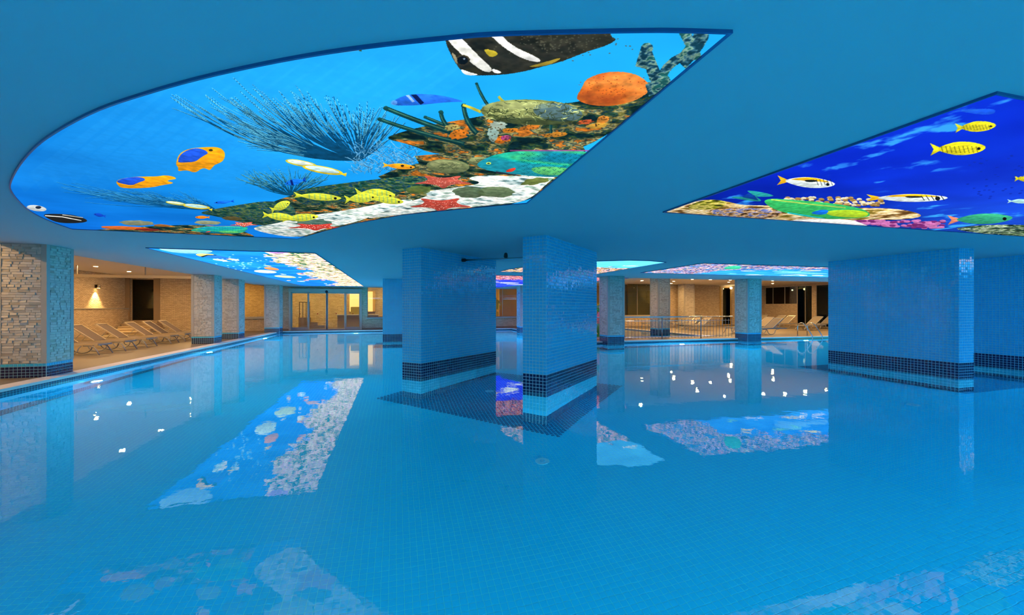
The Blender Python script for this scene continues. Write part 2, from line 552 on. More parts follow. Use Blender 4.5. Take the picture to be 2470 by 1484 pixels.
# pool walls with mosaic bands
SU, SV = 0.055, 0.0485
def pool_wall(name, u0, v0, u1, v1, nrm, label, z1=DECK, z0=-DEPTH):
    Lw = math.hypot(u1 - u0, v1 - v0)
    mb = MB()
    p = [UV(u0, v0, z0), UV(u1, v1, z0), UV(u1, v1, z1), UV(u0, v0, z1)]
    vv = lambda z: (CEIL - z) / SV
    mb.face(p, 0, [(0, vv(z0)), (Lw / SU, vv(z0)), (Lw / SU, vv(z1)), (0, vv(z1))])
    q = [a - nrm * 0.12 for a in p]
    mb.face(q[::-1], 0, [(0, 0)] * 4)
    mb.face([p[3], p[2], q[2], q[3]], 0, [(0.5, 0.5)] * 4)
    o = mb.build(name, mosaic_wall)
    tag(o, label, 'wall', kind='structure'); return o
pool_wall('wall_pool_left', -5.4, 22.95, -5.4, PV, E1, 'mosaic pool wall below the left sun deck with navy bands')
pool_wall('wall_pool_back', 6.2, 22.95, -5.4, 22.95, -E2, 'mosaic pool wall below the sliding glass doors')
pool_wall('wall_pool_inner', 6.2, 13.3, 6.2, 22.95, -E1, 'short mosaic pool wall beside the painted play figure')
pool_wall('wall_pool_railing', 21, 13.3, 6.2, 13.3, -E2, 'mosaic pool wall below the steel railing and ladder')
pool_wall('wall_pool_right', 21, PV, 21, 13.3, -E1, 'mosaic pool wall at the right end beyond the long pillars')
pool_wall('wall_pool_near', -5.4, PV, 21, PV, E2, 'mosaic pool wall closing the pool behind the viewer')

# water
mb = MB()
mb.face([UV(u, v, 0) for u, v in pf])
wat = mb.build('pool_water', water_m)
tag(wat, 'still clear pool water mirroring the lit ceiling', 'water', kind='structure')

# decks
KU0, KU1, KV0, KV1 = 7.4, 12.35, 14.75, 21.6
mb = MB()
T = 0.3
mb.ubox(WL, -5.4, -9.5, WV, DECK - T, DECK)
mb.ubox(-5.4, 6.2, 22.95, WV, DECK - T, DECK)
mb.ubox(6.2, KU0, 13.3, WV, DECK - T, DECK)
mb.ubox(KU1, WR, 13.3, WV, DECK - T, DECK)
mb.ubox(KU0, KU1, 13.3, KV0, DECK - T, DECK)
mb.ubox(KU0, KU1, KV1, WV, DECK - T, DECK)
mb.ubox(21.0, WR, -9.5, 13.3, DECK - T, DECK)
mb.ubox(-5.4, 21.0, -9.5, PV, DECK - T, DECK)
deck = mb.build('floor', deck_m)
tag(deck, 'beige tiled sun deck around the pool', 'floor', kind='structure')
def coping(name, u0, u1, v0, v1, label):
    mb = MB(); mb.ubox(u0, u1, v0, v1, DECK - .035, DECK + .008)
    tag(mb.build(name, coping_m), label, 'coping', kind='structure')
coping('trim_1', -5.68, -5.385, PV, 22.95, 'pale stone coping along the left sun deck')
coping('trim_2', -5.68, 6.2, 22.935, 23.18, 'pale stone coping in front of the sliding doors')
coping('trim_3', 6.185, 6.45, 13.5, 23.1, 'pale stone coping beside the play figure')
coping('trim_4', 6.185, 21, 13.285, 13.52, 'pale stone coping below the steel railing and ladder')
coping('trim_5', KU1 - .015, KU1 + .22, KV0 - .2, KV1, 'pale stone coping on the far side of the small pool')
coping('trim_6', KU0 - .2, KU1, KV0 - .2, KV0 + .01, 'pale stone coping between small pool and railing')
mb = MB()
mb.face([UV(KU0, KV0, -.35), UV(KU1, KV0, -.35), UV(KU1, KV1, -.35), UV(KU0, KV1, -.35)], 0, [(0, 0), (90, 0), (90, 40), (0, 40)])
for a, b in (((KU0, KV0), (KU1, KV0)), ((KU1, KV0), (KU1, KV1)), ((KU1, KV1), (KU0, KV1)), ((KU0, KV1), (KU0, KV0))):
    mb.face([UV(*b, -.35), UV(*a, -.35), UV(*a, DECK - .03), UV(*b, DECK - .03)], 0, [(0, 0), (90, 0), (90, 8), (0, 8)])
tag(mb.build('small_pool_basin', mosaic_floor), 'shallow blue basin of the small pool behind the railing', 'pool', kind='structure')
mb = MB(); mb.face([UV(KU0, KV0, .03), UV(KU1, KV0, .03), UV(KU1, KV1, .03), UV(KU0, KV1, .03)])
tag(mb.build('small_pool_water', water_m), 'still water of the small pool behind the railing', 'water', kind='structure')

# ---- walls of the hall
def wall_face(mb, axis, c, s0, s1, z0, z1, thick, mi=0):
    """stone wall piece; axis 'v': plane v=c spanning u s0..s1 facing -v ; axis 'u': plane u=c spanning v, thick signed away"""
    if axis == 'v':
        P = [UV(s0, c, z0), UV(s1, c, z0), UV(s1, c, z1), UV(s0, c, z1)]; off = E2 * thick
    else:
        P = [UV(c, s0, z0), UV(c, s1, z0), UV(c, s1, z1), UV(c, s0, z1)]; off = E1 * thick
    uvc = [(s0, z0), (s1, z0), (s1, z1), (s0, z1)]
    mb.face(P, mi, uvc)
    Q = [p + off for p in P]
    mb.face(Q[::-1], mi, uvc[::-1])
    for i in range(4):
        j = (i + 1) % 4
        d = (0.2, 0)
        mb.face([P[j], P[i], Q[i], Q[j]], mi, [uvc[j], uvc[i], (uvc[i][0] + .2, uvc[i][1] + .0), (uvc[j][0] + .2, uvc[j][1])])
ZT = DECKCEIL
U = lambda px: wall_u(px, WV)
ops = []   # openings of the back wall: u0,u1,z0,z1
d_u0, d_u1 = U(314), U(371); d_z0 = wall_pt(340, 774, WV)[1]; d_z1 = wall_pt(340, 673, WV)[1]
n_u0, n_u1 = U(578), U(646); n_z0 = wall_pt(620, 764, WV)[1]; 
s_u0, s_u1 = U(697), U(873); s_z1 = wall_pt(790, 697, WV)[1]
w_u0, w_u1 = U(886), U(1262); w_z0 = wall_pt(1225, 764, WV)[1]
x_u0, x_u1 = U(1425), U(1606); x_z0 = wall_pt(1540, 761, WV)[1]; x_z1 = wall_pt(1540, 683, WV)[1]
g_u0, g_u1 = U(1744), U(1766); g_z0 = DECK; g_z1 = wall_pt(1755, 693, WV)[1]
ops = [(d_u0, d_u1, d_z0, d_z1), (n_u0, n_u1, n_z0, 2.45), (s_u0, s_u1, DECK, s_z1), (w_u0, w_u1, w_z0, 2.45), (x_u0, x_u1, x_z0, x_z1), (g_u0, g_u1, DECK, g_z1)]
mb = MB(); cur = WL
for (a, b, z0, z1) in ops:
    wall_face(mb, 'v', WV, cur, a, DECK - .2, ZT, .22)
    if z0 > DECK + .05: wall_face(mb, 'v', WV, a, b, DECK - .2, z0, .22)
    if z1 < ZT: wall_face(mb, 'v', WV, a, b, z1, ZT, .22)
    cur = b
wall_face(mb, 'v', WV, cur, WR, DECK - .2, ZT, .22)
tag(mb.build('wall_back', stone_wall), 'long split-face stone wall with doors and windows behind the pool', 'wall', kind='structure')
mb = MB(); wall_face(mb, 'u', WL, WV, -9.5, DECK - .2, ZT, -.2)
tag(mb.build('wall_left', stone_wall), 'split-face stone wall beyond the left row of loungers', 'wall', kind='structure')
# low ledge wall and cap on the left wall
mb = MB()
ledz = 1.18
wall_face(mb, 'u', WL + .12, WV, -9.5, DECK, ledz, -.11)
lw = mb.build('wall_ledge', stone_wall); tag(lw, 'low projecting stone ledge along the left wall', 'wall', kind='structure')
mb = MB(); mb.ubox(WL, WL + .16, -9.5, WV, ledz, ledz + .035); mb.build('ledge_cap', trim_stone, lw)
# right wall with window and glass doors
rz0 = 1.244 + (742 - 733) * 25.5 / F; rz1 = 2.60
def RVp(px):           # v on the plane u = WR
    r = (px - 1235.0) / F; y = WR / (r * E1[0] + E1[1]); return y * (E2[1] + E2[0] * r)
r1, r2, r3, r4, r5 = RVp(1836), RVp(1922), RVp(1958), RVp(1968), 13.9
mb = MB()
wall_face(mb, 'u', WR, r1, WV, DECK - .2, ZT, .2)
wall_face(mb, 'u', WR, r2, r1, DECK - .2, rz0, .2); wall_face(mb, 'u', WR, r2, r1, rz1, ZT, .2)
wall_face(mb, 'u', WR, r3, r2, rz1, ZT, .2)
wall_face(mb, 'u', WR, r4, r3, DECK - .2, ZT, .2)
wall_face(mb, 'u', WR, r5, r4, rz1, ZT, .2)
wall_face(mb, 'u', WR, -9.5, r5, DECK - .2, ZT, .2)
tag(mb.build('wall_right', stone_wall), 'stone wall at the far right with dark night windows', 'wall', kind='structure')
mb = MB(); wall_face(mb, 'v', -9.5, WL, WR, -.2, ZT, -.2)
tag(mb.build('wall_near', deck_plaster), 'plain wall closing the hall behind the viewer', 'wall', kind='structure')

def framed_glass(name, axis, c, s0, s1, z0, z1, mulls, label, cat, fw=.045, gm=None, fm=None, dots=False, depth=.05):
    root = empty(name, UV(s0, c, z0) if axis == 'v' else UV(c, s0, z0)); tag(root, label, cat, kind='structure')
    o0 = root.location
    A, B = (E1, E2) if axis == 'v' else (E2, E1)
    W, H = s1 - s0, z1 - z0
    def bx(nm, a0, a1, h0, h1, m, d=depth, off=0.0):
        mb = MB(); mb.box(A * a0 + EZ * h0 + B * (off - d / 2), A * (a1 - a0), B * d, EZ * (h1 - h0)); return mb.build(nm, m, root)
    fm = fm or alu
    bx('bottom_rail', 0, W, 0, fw, fm); bx('top_rail', 0, W, H - fw, H, fm)
    xs = [0.0] + [m * W for m in mulls] + [W]
    for i, x in enumerate(xs):
        x0 = max(0, x - fw / 2) if 0 < i < len(xs) - 1 else (0 if i == 0 else W - fw)
        bx('mullion', x0, x0 + fw, fw, H - fw, fm)
    for i in range(len(xs) - 1):
        bx('pane', xs[i] + fw * .5, xs[i + 1] - fw * .5, fw, H - fw, gm or glass_m, .008)
    return root
# openings filled
framed_glass('door_1', 'v', WV + .14, d_u0, d_u1, d_z0, d_z1, [], 'narrow dark glass door at the top of the stone steps', 'door', .03, glass_dk, jamb_m)
framed_glass('window_1', 'v', WV + .12, w_u0, w_u1, w_z0, 2.45, [.1, .2, .3, .4, .5, .6, .7, .8, .86, .96], 'long frameless window to the right of the sliding doors', 'window', .022)
framed_glass('window_2', 'v', WV + .12, x_u0, x_u1, x_z0, x_z1, [.25, .45, .62, .8], 'amber window behind the small pool', 'window', .02)
framed_glass('door_2', 'v', WV + .12, g_u0, g_u1, DECK, g_z1, [], 'dark glass door beside a lit globe lamp', 'door', .05, glass_dk, ochre_m)
framed_glass('window_3', 'u', WR + .05, r2, r1, rz0, rz1, [.33, .66], 'black night window above the low stone wall', 'window', .02, glass_m, alu)
framed_glass('door_3', 'u', WR + .05, r3, r2, DECK, rz1, [.45], 'dark green folding glass door at the right wall', 'door', .025, glass_dk, alu)
framed_glass('door_4', 'u', WR + .05, r5, r4, DECK, rz1, [.2, .4, .6, .8], 'dark glass doors behind the pool ladder', 'door', .025, glass_dk, alu)
for nm, a, b, z in (('trim_7', n_u0, n_u1, n_z0), ('trim_8', w_u0, w_u1, w_z0), ('trim_9', x_u0, x_u1, x_z0)):
    mb = MB(); mb.ubox(a - .05, b + .05, WV - .08, WV + .2, z - .11 if nm == 'trim_7' else z - .07, z)
    tag(mb.build(nm, trim_stone), {'trim_7': 'beige stone sill of the unglazed opening between two columns', 'trim_8': 'beige stone sill under the long window', 'trim_9': 'beige stone sill under the amber window'}[nm], 'sill', kind='structure')
# jambs of the dark door and plain strips on the back wall
for nm, a, b, m, lb in (('trim_10', U(297), d_u0, jamb_m, 'brown stone jamb left of the dark door'), ('trim_11', d_u1, U(386), jamb_m, 'brown stone jamb right of the dark door'),
                        ('trim_12', U(1736), U(1739), ochre_m, 'narrow ochre strip left of the dark glass door'), ('trim_13', U(1612), U(1615), ochre_m, 'narrow ochre strip beside the small pool column')):
    mb = MB(); mb.ubox(a, b, WV - .03, WV + .02, DECK, 2.66)
    tag(mb.build(nm, m), lb, 'trim', kind='structure')
mb = MB(); mb.ubox(U(646), U(697), WV - .02, WV, DECK, DECK + .09); mb.ubox(U(873), w_u1, WV - .02, WV, DECK, DECK + .09)
tag(mb.build('baseboard_back', jamb_m), 'grey stone skirting at the foot of the back wall', 'baseboard', kind='structure')

# sliding door
sd = empty('door_5', UV(s_u0, WV, DECK)); tag(sd, 'four-panel automatic sliding glass door with beige frame', 'door', kind='structure')
W = s_u1 - s_u0; H = s_z1 - DECK
def sbox(nm, a0, a1, h0, h1, b0, b1, m, lab=None):
    mb = MB(); mb.box(E1 * a0 + EZ * h0 + E2 * b0, E1 * (a1 - a0), E2 * (b1 - b0), EZ * (h1 - h0)); o = mb.build(nm, m, sd)
    if lab: o['label'] = lab
    return o
sbox('header', 0, W, H - .17, H, -.12, .1, alu)
sbox('frame', 0, .09, 0, H - .17, -.06, .1, alu); sbox('frame', W - .09, W, 0, H - .17, -.06, .1, alu)
dx = [.09, W * .255, W * .51, W * .765, W - .09]
for i in range(4):
    fx = i in (0, 3); off = .06 if fx else 0.0
    a, b = dx[i], dx[i + 1]
    bot = .15 if fx else .06
    leaf = sbox('leaf_frame', a, b, 0, bot, off, off + .04, alu)
    mb = MB()
    for q0, q1, h0, h1 in ((a, a + .05, bot, H - .17), (b - .05, b, bot, H - .17), (a, b, H - .24, H - .17)):
        mb.box(E1 * q0 + EZ * h0 + E2 * off, E1 * (q1 - q0), E2 * .04, EZ * (h1 - h0))
    mb.build('stile', alu, sd)
    sbox('pane', a + .04, b - .04, bot, H - .22, off + .016, off + .024, glass_m)
    mb = MB(); mb.disc(E1 * ((a + b) / 2) + EZ * .84 + E2 * (off + .01), -E2, .028, 12); mb.build('warning_dot', red_m, sd)
sbox('meeting_seal', W * .505, W * .515, .02, H - .17, -.012, .05, black_m, 'black rubber seal')
mb = MB(); mb.disc(E1 * W * .51 + EZ * (H - .15) - E2 * .125, -E2, .07, 16, 0, .03); mb.build('motion_sensor', black_m, sd)

# rooms behind the back wall
RB = 27.0
mb = MB()
wall_face(mb, 'v', RB, WL, 4.0, -.1, ZT, .15)
for uu in (U(560), U(690) - .9):
    pass
tag(mb.build('wall_corridor', stone_wall), 'warm stone wall of the corridor seen through the sliding doors', 'wall', kind='structure')
mb = MB(); wall_face(mb, 'v', RB - .6, 4.0, WR, -.1, ZT, .15)
tag(mb.build('wall_room_right', ochre_m), 'ochre wall of the room seen through the right windows', 'wall', kind='structure')
mb = MB(); mb.ubox(WL - .2, WR, WV + .22, RB + .2, DECK - .1, DECK)
tag(mb.build('floor_corridor', deck_m), 'beige floor of the corridor behind the doors', 'floor', kind='structure')
mb = MB(); mb.ubox(WL - .2, WR, WV + .1, RB + .2, ZT, ZT + .1)
tag(mb.build('ceiling_corridor', deck_plaster), 'pale ceiling of the corridor behind the doors', 'ceiling', kind='structure')
for nm, uu, lb in (('wall_partition_1', U(371) + .5, 'partition right of the dark doorway'), ('wall_partition_2', WL - .1, 'partition closing the corridor at its far left'), ('wall_partition_3', U(1606) + .15, 'partition right of the amber window')):
    mb = MB(); wall_face(mb, 'u', uu, WV + .22, RB, DECK, ZT, .1)
    tag(mb.build(nm, ochre_m), lb, 'wall', kind='structure')
# ---------------------------------------------------------------- pillars
Z_TOP_BAND, NROW = CEIL - 42 * SV, 42
def rows_for(z0, z1):
    """mosaic rows counted down from the ceiling that fall between z0 and z1: (centre z, half height, dark?)"""
    out = []
    k = 0
    while True:
        a = CEIL - k * SV; b = a - SV
        if a <= z0 + .004: break
        if b < z1 - 1e-6 and a <= z1 + 1e-6 or (a - SV * .4) < z1 and a <= z1 + SV * .5:
            bb = max(b, z0)
            out.append(((a + bb) / 2, (a - bb) / 2, 1 if (42 <= k < 53 or k >= 73) else 0))
        k += 1
    return out
def mosaic_face(o, a, n, width, ntile, z0, z1):
    """arrays for one face whose lower edge starts at o and runs along unit a"""
    s = width / ntile
    cs, hb, mi = [], [], []
    for zc, hh, dk in rows_for(z0, z1):
        for i in range(ntile):
            cs.append(np.array([o[0], o[1], 0]) + a * (i + .5) * s + EZ * zc); hb.append(hh - SV * .045); mi.append(dk)
    return np.array(cs), np.full(len(cs), s * .455), np.array(hb), np.array(mi)
def quad_faces(o, a, b, wa, wb):
    o = np.array([o[0], o[1], 0.0])
    return [(o, a, -b, wa), (o + a * wa, b, a, wb), (o + a * wa + b * wb, -a, b, wa), (o + b * wb, -b, -a, wb)]
def tile_pillar(name, label, o, a, b, wa, wb, na, nb, pick=None):
    """free standing mosaic pillar; o = corner, a/b plan directions"""
    root = empty(name, (o[0], o[1], -DEPTH)); tag(root, label, 'pillar', kind='structure')
    bx = np.array(root.location)
    sgn = 1 if np.cross(a, b)[2] > 0 else -1
    mb = MB(); mb.box(np.array([o[0], o[1], -DEPTH]) - bx, a * wa, b * wb, EZ * (CEIL + DEPTH)); mb.build('grout_core', grout, root)
    faces = [(np.array([o[0], o[1], 0.]), a, -b, wa, na), (np.array([o[0], o[1], 0.]) + a * wa, b, a, wb, nb),
             (np.array([o[0], o[1], 0.]) + b * wb, a, b, wa, na), (np.array([o[0], o[1], 0.]), b, -a, wb, nb)]
    Vs, Ms = [], []
    Fq0 = None
    allc = []
    for fo, fa, fn, w, n in faces:
        c, ha, hb, mi = mosaic_face(fo, fa, fn, w, n, -DEPTH, CEIL)
        if pick is not None:
            pass
        allc.append((c, ha, hb, mi, fa, fn))
    chosen = None
    if pick is not None:
        vis = []
        for fi, (c, ha, hb, mi, fa, fn) in enumerate(allc):
            facing = (c @ fn) < 0
            d2 = c[:, 0] ** 2 + c[:, 1] ** 2
            area = np.where(facing & (c[:, 2] > -.02) & pick(c, fi), np.abs(c @ fn) / d2 ** 1.5, 0)
            for i, q in enumerate(area):
                if q > 0: vis.append((q, fi, i))
        vis.sort(reverse=True)
        chosen = {}
        for q, fi, i in vis[:300]:
            chosen.setdefault(fi, []).append(i)
    for fi, (c, ha, hb, mi, fa, fn) in enumerate(allc):
        m = np.ones(len(c), bool)
        if chosen and fi in chosen:
            idx = np.array(chosen[fi]); m[idx] = False
            single_pieces('tile', c[idx] - bx, fa, EZ if np.cross(fa, EZ) @ fn > 0 else EZ, fn, ha[idx], hb[idx], .0035, [tile_light, tile_dark], mi[idx], root, .012)
        V, Fq = piece_arrays(c[m] - bx, fa, EZ, fn, ha[m], hb[m], 0.0035, 0.012)
        if np.dot(np.cross(fa, EZ), fn) < 0: pass
        Vs.append((V, Fq)); Ms.append(mi[m])
    # join, flipping where the winding differs
    VV = np.concatenate([v for v, q in Vs]); MM = np.concatenate(Ms)
    k = 0; FF = []
    for v, q in Vs:
        FF.append((q[None] + (np.arange(len(v)) * 8 + k)[:, None, None]).reshape(-1, 4)); k += len(v) * 8
    FF = np.concatenate(FF)
    me = bpy.data.meshes.new('mosaic')
    me.vertices.add(len(VV) * 8); me.vertices.foreach_set('co', VV.reshape(-1))
    me.loops.add(len(FF) * 4); me.loops.foreach_set('vertex_index', FF.ravel().astype(np.int32))
    me.polygons.add(len(FF)); me.polygons.foreach_set('loop_start', (np.arange(len(FF)) * 4).astype(np.int32))
    me.polygons.foreach_set('loop_total', np.full(len(FF), 4, np.int32))
    me.materials.append(tile_light); me.materials.append(tile_dark)
    me.polygons.foreach_set('material_index', np.repeat(MM.astype(np.int32), 5)); me.polygons.foreach_set('use_smooth', [False] * len(FF)); me.update(calc_edges=True)
    oo = bpy.data.objects.new('mosaic', me); link(oo, root); oo['kind'] = 'stuff'
    return root
SD = np.array([-.868, .497, 0.]); SD /= np.linalg.norm(SD); LD = np.array([SD[1], -SD[0], 0.])
tile_pillar('mosaic_pillar', 'blue mosaic pillar left of the pair joined by a steel pipe', (-1.591, 7.466), LD, SD, 2.475, .44, 45, 8)
tile_pillar('mosaic_pillar', 'blue mosaic pillar right of the pair joined by a steel pipe', (.496, 6.193), LD, SD, 2.255, .385, 41, 7, pick=lambda c, fi: np.full(len(c), True))
tile_pillar('mosaic_pillar', 'long blue mosaic pillar with a bright narrow end, nearer of the two at the right', (7.89, 7.54), E1, E2, .385, 2.36, 7, 42, pick=lambda c, fi: np.full(len(c), True))
p2 = UV(12.11, 4.9)
tile_pillar('mosaic_pillar', 'blue mosaic pillar cut by the right edge of the photo', (p2[0], p2[1]), E1, E2, .385, 2.42, 7, 43)
p3 = UV(-.468, 16.29)
tile_pillar('mosaic_pillar', 'distant blue mosaic pillar half hidden by the left one of the pipe pair', (p3[0], p3[1]), E1, E2, 2.2, .385, 39, 7)

def stone_column(label, u0, v0, w, d, top=CEIL, bottom=-DEPTH, band0=None, single=False):
    o = UV(u0, v0, 0)
    root = empty('stone_column', (o[0], o[1], bottom)); tag(root, label, 'column', kind='structure')
    bx = np.array(root.location)
    c0 = o - bx
    mb = MB(); mb.box(c0 * [1, 1, 0], E1 * w, E2 * d, EZ * (top - bottom)); mb.build('core', trim_stone, root)
    zb = 0.31
    t = .075; th = .012
    for (iu, iv) in ((0, 0), (1, 0), (1, 1), (0, 1)):       # corner strips
        mb = MB()
        pu = -th if iu == 0 else w - t + th
        pv = -th if iv == 0 else d - t + th
        mb.box(E1 * pu + E2 * pv + EZ * (zb - bottom), E1 * t, E2 * t, EZ * (top - zb)); mb.build('corner_strip', trim_stone, root)
    faces = [(np.zeros(3), E1, -E2, w), (E1 * w, E2, E1, d), (E2 * d, E1, E2, w), (np.zeros(3), E2, -E1, d)]
    Cs = []
    for fo, fa, fn, ww in faces:
        rh = .042; z = zb + .01
        while z < top - .02:
            h = min(rh, top - z)
            x = t - th; row = []
            while x < ww - t + th - .01:
                L = min(random.uniform(.07, .17), ww - t + th - x)
                if ww - t + th - x - L < .04: L = ww - t + th - x
                row.append((x, L)); x += L
            for x, L in row:
                Cs.append((fo + fa * (x + L / 2) + EZ * (z + h / 2 - bottom), fa, fn, L / 2 - .0015, h / 2 - .0012, random.uniform(.002, .013)))
            z += h
    if single:
        vis = [i for i, q in enumerate(Cs) if ((q[0] + bx) @ q[2]) < 0]
        vis.sort(key=lambda i: -Cs[i][3] * Cs[i][4])
        one = set(vis[:300])
    else: one = set()
    bys = {}
    for i, q in enumerate(Cs):
        bys.setdefault((tuple(q[1]), tuple(q[2]), i in one), []).append(q)
    for (fa, fn, sgl), qs in bys.items():
        c = np.array([q[0] for q in qs]); ha = np.array([q[3] for q in qs]); hb = np.array([q[4] for q in qs]); dp = np.array([q[5] for q in qs])
        if sgl:
            ha = np.round(ha, 2)-.0003; mi = RNG.choice([0, 0, 0, 1, 2, 2], len(qs))
            single_pieces('stone', c, fa, EZ, fn, ha, hb, dp, [stone_single, stone_single2, stone_single3], mi, root, .10, bev=.06)
        else:
            V, Fq = piece_arrays(c, fa, EZ, fn, ha, hb, dp, .10, .06)
            pieces_object('stone_cladding', V, Fq, stone_piece, None, root)
    # mosaic foot
    mb = MB(); mb.box(-E1 * .004 - E2 * .004, E1 * (w + .008), E2 * (d + .008), EZ * (zb - bottom)); mb.build('foot_grout', grout, root)
    for fo, fa, fn, ww in faces:
        n = max(4, int(round(ww / SU)))
        c, ha, hb, mi = mosaic_face(fo + o * [1, 1, 0] - np.array([0, 0, 0]), fa, fn, ww, n, bottom, zb)
        V, Fq = piece_arrays(c - bx + fn * .005, fa, EZ, fn, ha, hb, .0035, .012)
        pieces_object('foot_mosaic', V, Fq, [tile_light, tile_dark], mi, root)
    return root
stone_column('big stone column cut by the left edge of the photo', -6.30, 8.94, .65, .60, single=True)
stone_column('stone column in front of its narrower twin at the left pool edge', -6.30, 15.84, .62, .62)
stone_column('stone column just behind its wider twin at the left pool edge', -6.29, 18.05, .62, .62)
stone_column('grey stone column beside the sliding glass doors', -5.90, 22.15, .62, .62)
stone_column('stone column half hidden behind the right pipe pillar', 5.87, 20.07, .6, .6)
stone_column('stone column at the left end of the steel railing', 6.82, 12.90, .6, .6)
stone_column('stone column at the right end of the steel railing', 12.43, 12.83, .6, .6)
stone_column('bright stone column standing at the small pool behind the railing', 11.25, 16.63, .6, .6, top=DECKCEIL, bottom=-.35)
stone_column('tan stone column against the back wall right of the amber window', U(1629), 22.9, .75, .6, top=DECKCEIL, bottom=DECK)

# ---------------------------------------------------------------- steel pipe and sensor between the pillars
t = empty('steel_pipe', (-.995, 8.507, 2.186)); tag(t, 'steel pipe spanning the gap between the two mosaic pillars under the ceiling', 'pipe')
d = np.array([1.034 + .995, 7.907 - 8.507, 0.0])
mb = MB(); mb.tube([np.zeros(3), d], .019, 12); mb.build('tube', chrome, t, smooth=True)
mb = MB(); mb.tube([d * 0.0, d * .035], .034, 12); mb.build('end_flange', black_m, t, smooth=True)
mb = MB(); mb.tube([d * .965, d * 1.0], .034, 12); mb.build('end_flange', black_m, t, smooth=True)
sx = empty('ceiling_sensor', (-.12, 8.247, 2.205)); tag(sx, 'small black sensor above the steel pipe', 'sensor')
mb = MB(); mb.tube([(0, 0, .0), (0, 0, .02), (0, 0, .075), (0, 0, .095)], [.028, .042, .034, .02], 14); mb.build('housing', black_m, sx, smooth=True)
mb = MB(); mb.tube([(0, 0, -.004), (0, 0, .012)], .018, 12); mb.build('lens', chrome, sx)

# ---------------------------------------------------------------- floor drains
for (x, y, lb) in ((.359, 5.062, 'round white floor drain nearest the viewer'), (-.429, 8.10, 'round pale floor drain on the navy tiles'), (6.343, 6.75, 'faint round floor drain beside the long right pillar')):
    r = empty('floor_drain', (x, y, -DEPTH + .002)); tag(r, lb, 'drain', 'white floor drains')
    mb = MB(); mb.ring((0, 0, 0), EZ, .055, .085, .006, 28); mb.build('rim', drain_m, r)
    mb = MB(); mb.disc((0, 0, .004), EZ, .055, 28); mb.build('cover', drain_m, r)
    mb = MB(); mb.ring((0, 0, .004), EZ, .018, .03, .003, 20); mb.build('slot', tile_light, r)

# ---------------------------------------------------------------- underwater lamps
lamp_e = emit('pool_lamp_glow', (0.16, 0.84, 1.0), POOL_LAMP)
LP = [(-5.4, 9.58, E1, 'by the big left column'), (-5.4, 14.5, E1, 'in front of the twin columns'), (-5.4, 20.0, E1, 'near the far left corner'), (-1.95, 22.95, -E2, 'below the sliding doors'),
      (9.93, 13.3, -E2, 'below the steel railing'), (15.6, 13.3, -E2, 'beside the pool ladder'),
      (-1.0, PV, E2, 'added out of view in the near wall behind the viewer'), (21, 8.5, -E1, 'added out of view at the right end toward the ladder'), (21, 3.0, -E1, 'added out of view at the middle of the right end'), (21, -1.5, -E1, 'added out of view at the right end behind the viewer'),  # from here on: unseen lamps added to brighten the pool floor
      (2.5, PV, E2, 'added out of view in the near wall, left of the middle'), (7, PV, E2, 'added out of view in the near wall, third from left'), (13, PV, E2, 'added out of view in the near wall, rightmost'), (3.4, 22.95, -E2, 'added out of view below the long window'), (6.2, 18.0, -E1, 'added out of view beside the small pool'), (19.0, 13.3, -E2, 'added out of view behind the long right pillars')]
for u, v, n, lb in LP:
    p = UV(u, v, -.82) + n * .004
    r = empty('pool_lamp', p); tag(r, 'round underwater lamp in the pool wall ' + lb, 'lamp', 'underwater wall lamps')
    nd = n * .60 - EZ * .80          # the lens is tilted down toward the floor
    mb = MB(); mb.disc(n * .085, nd, .085, 20); mb.build('lens', lamp_e, r)
    mb = MB(); mb.ring(n * .004, n, .088, .12, .05, 24); mb.build('rim', chrome, r)

# ---------------------------------------------------------------- downlights
dl_e = emit('downlight_glow', (1.0, 0.58, 0.21), DOWNLIGHT)
DL = [(-10.4, 18.7), (-10.56, 21.0), (-7.3, 18.4), (-7.3, 16.2), (-7.3, 14.2), (-7.0, 11.2), (-9.2, 13.6), (-11.0, 16.2), (-11.0, 13.4), (-9.0, 10.8), (-7.2, 8.2), (-9.6, 8.2), (-7.2, 5.4), (-9.6, 5.0),
      (-8.6, 21.6), (13.0, 20.7), (15.0, 20.7), (14.97, 19.1), (16.05, 19.05), (17.35, 19.1), (18.6, 20.6), (20.0, 18.9),
      (13.9, 17.4), (14.2, 16.0), (16.3, 15.9), (17.3, 15.7), (18.6, 15.8), (20.0, 15.9), (22.2, 17.4), (22.2, 21.0), (10.4, 22.6), (16.2, 22.6), (22.4, 14.8), (9.6, 18.6), (9.6, 15.4)]
spots = [('nearest the left wall sconce', 0), ('behind the hanging beam', 1)]
proto = None
ORD = ['first', 'second', 'third', 'fourth', 'fifth', 'sixth', 'seventh', 'eighth', 'ninth', 'tenth', 'eleventh', 'twelfth', 'thirteenth', 'fourteenth', 'fifteenth', 'sixteenth', 'seventeenth', 'eighteenth', 'nineteenth', 'twentieth', 'last']
def ulabel(i, u, v):
    left = u < 0
    same = sorted([q for q in DL if (q[0] < 0) == left], key=lambda q: (-round(q[1], 1), q[0]))
    k = same.index((u, v))
    return 'warm recessed downlight in the %s deck ceiling, %s counting from the back wall' % ('left' if left else 'right', ORD[k])
for i, (u, v) in enumerate(DL):
    if proto is None:
        proto = empty('downlight', UV(u, v, DECKCEIL))
        mb = MB(); mb.ring((0, 0, -.008), EZ, .062, .09, .008, 20); mb.build('rim', white_p, proto)
        mb = MB(); mb.disc((0, 0, -.004), -EZ, .062, 16); mb.build('glow', dl_e, proto)
        o = proto
    else:
        o = copy_tree(proto); o.location = tuple(UV(u, v, DECKCEIL))
    tag(o, ulabel(i, u, v), 'downlight', 'downlights of the left deck' if u < 0 else 'downlights of the right deck')
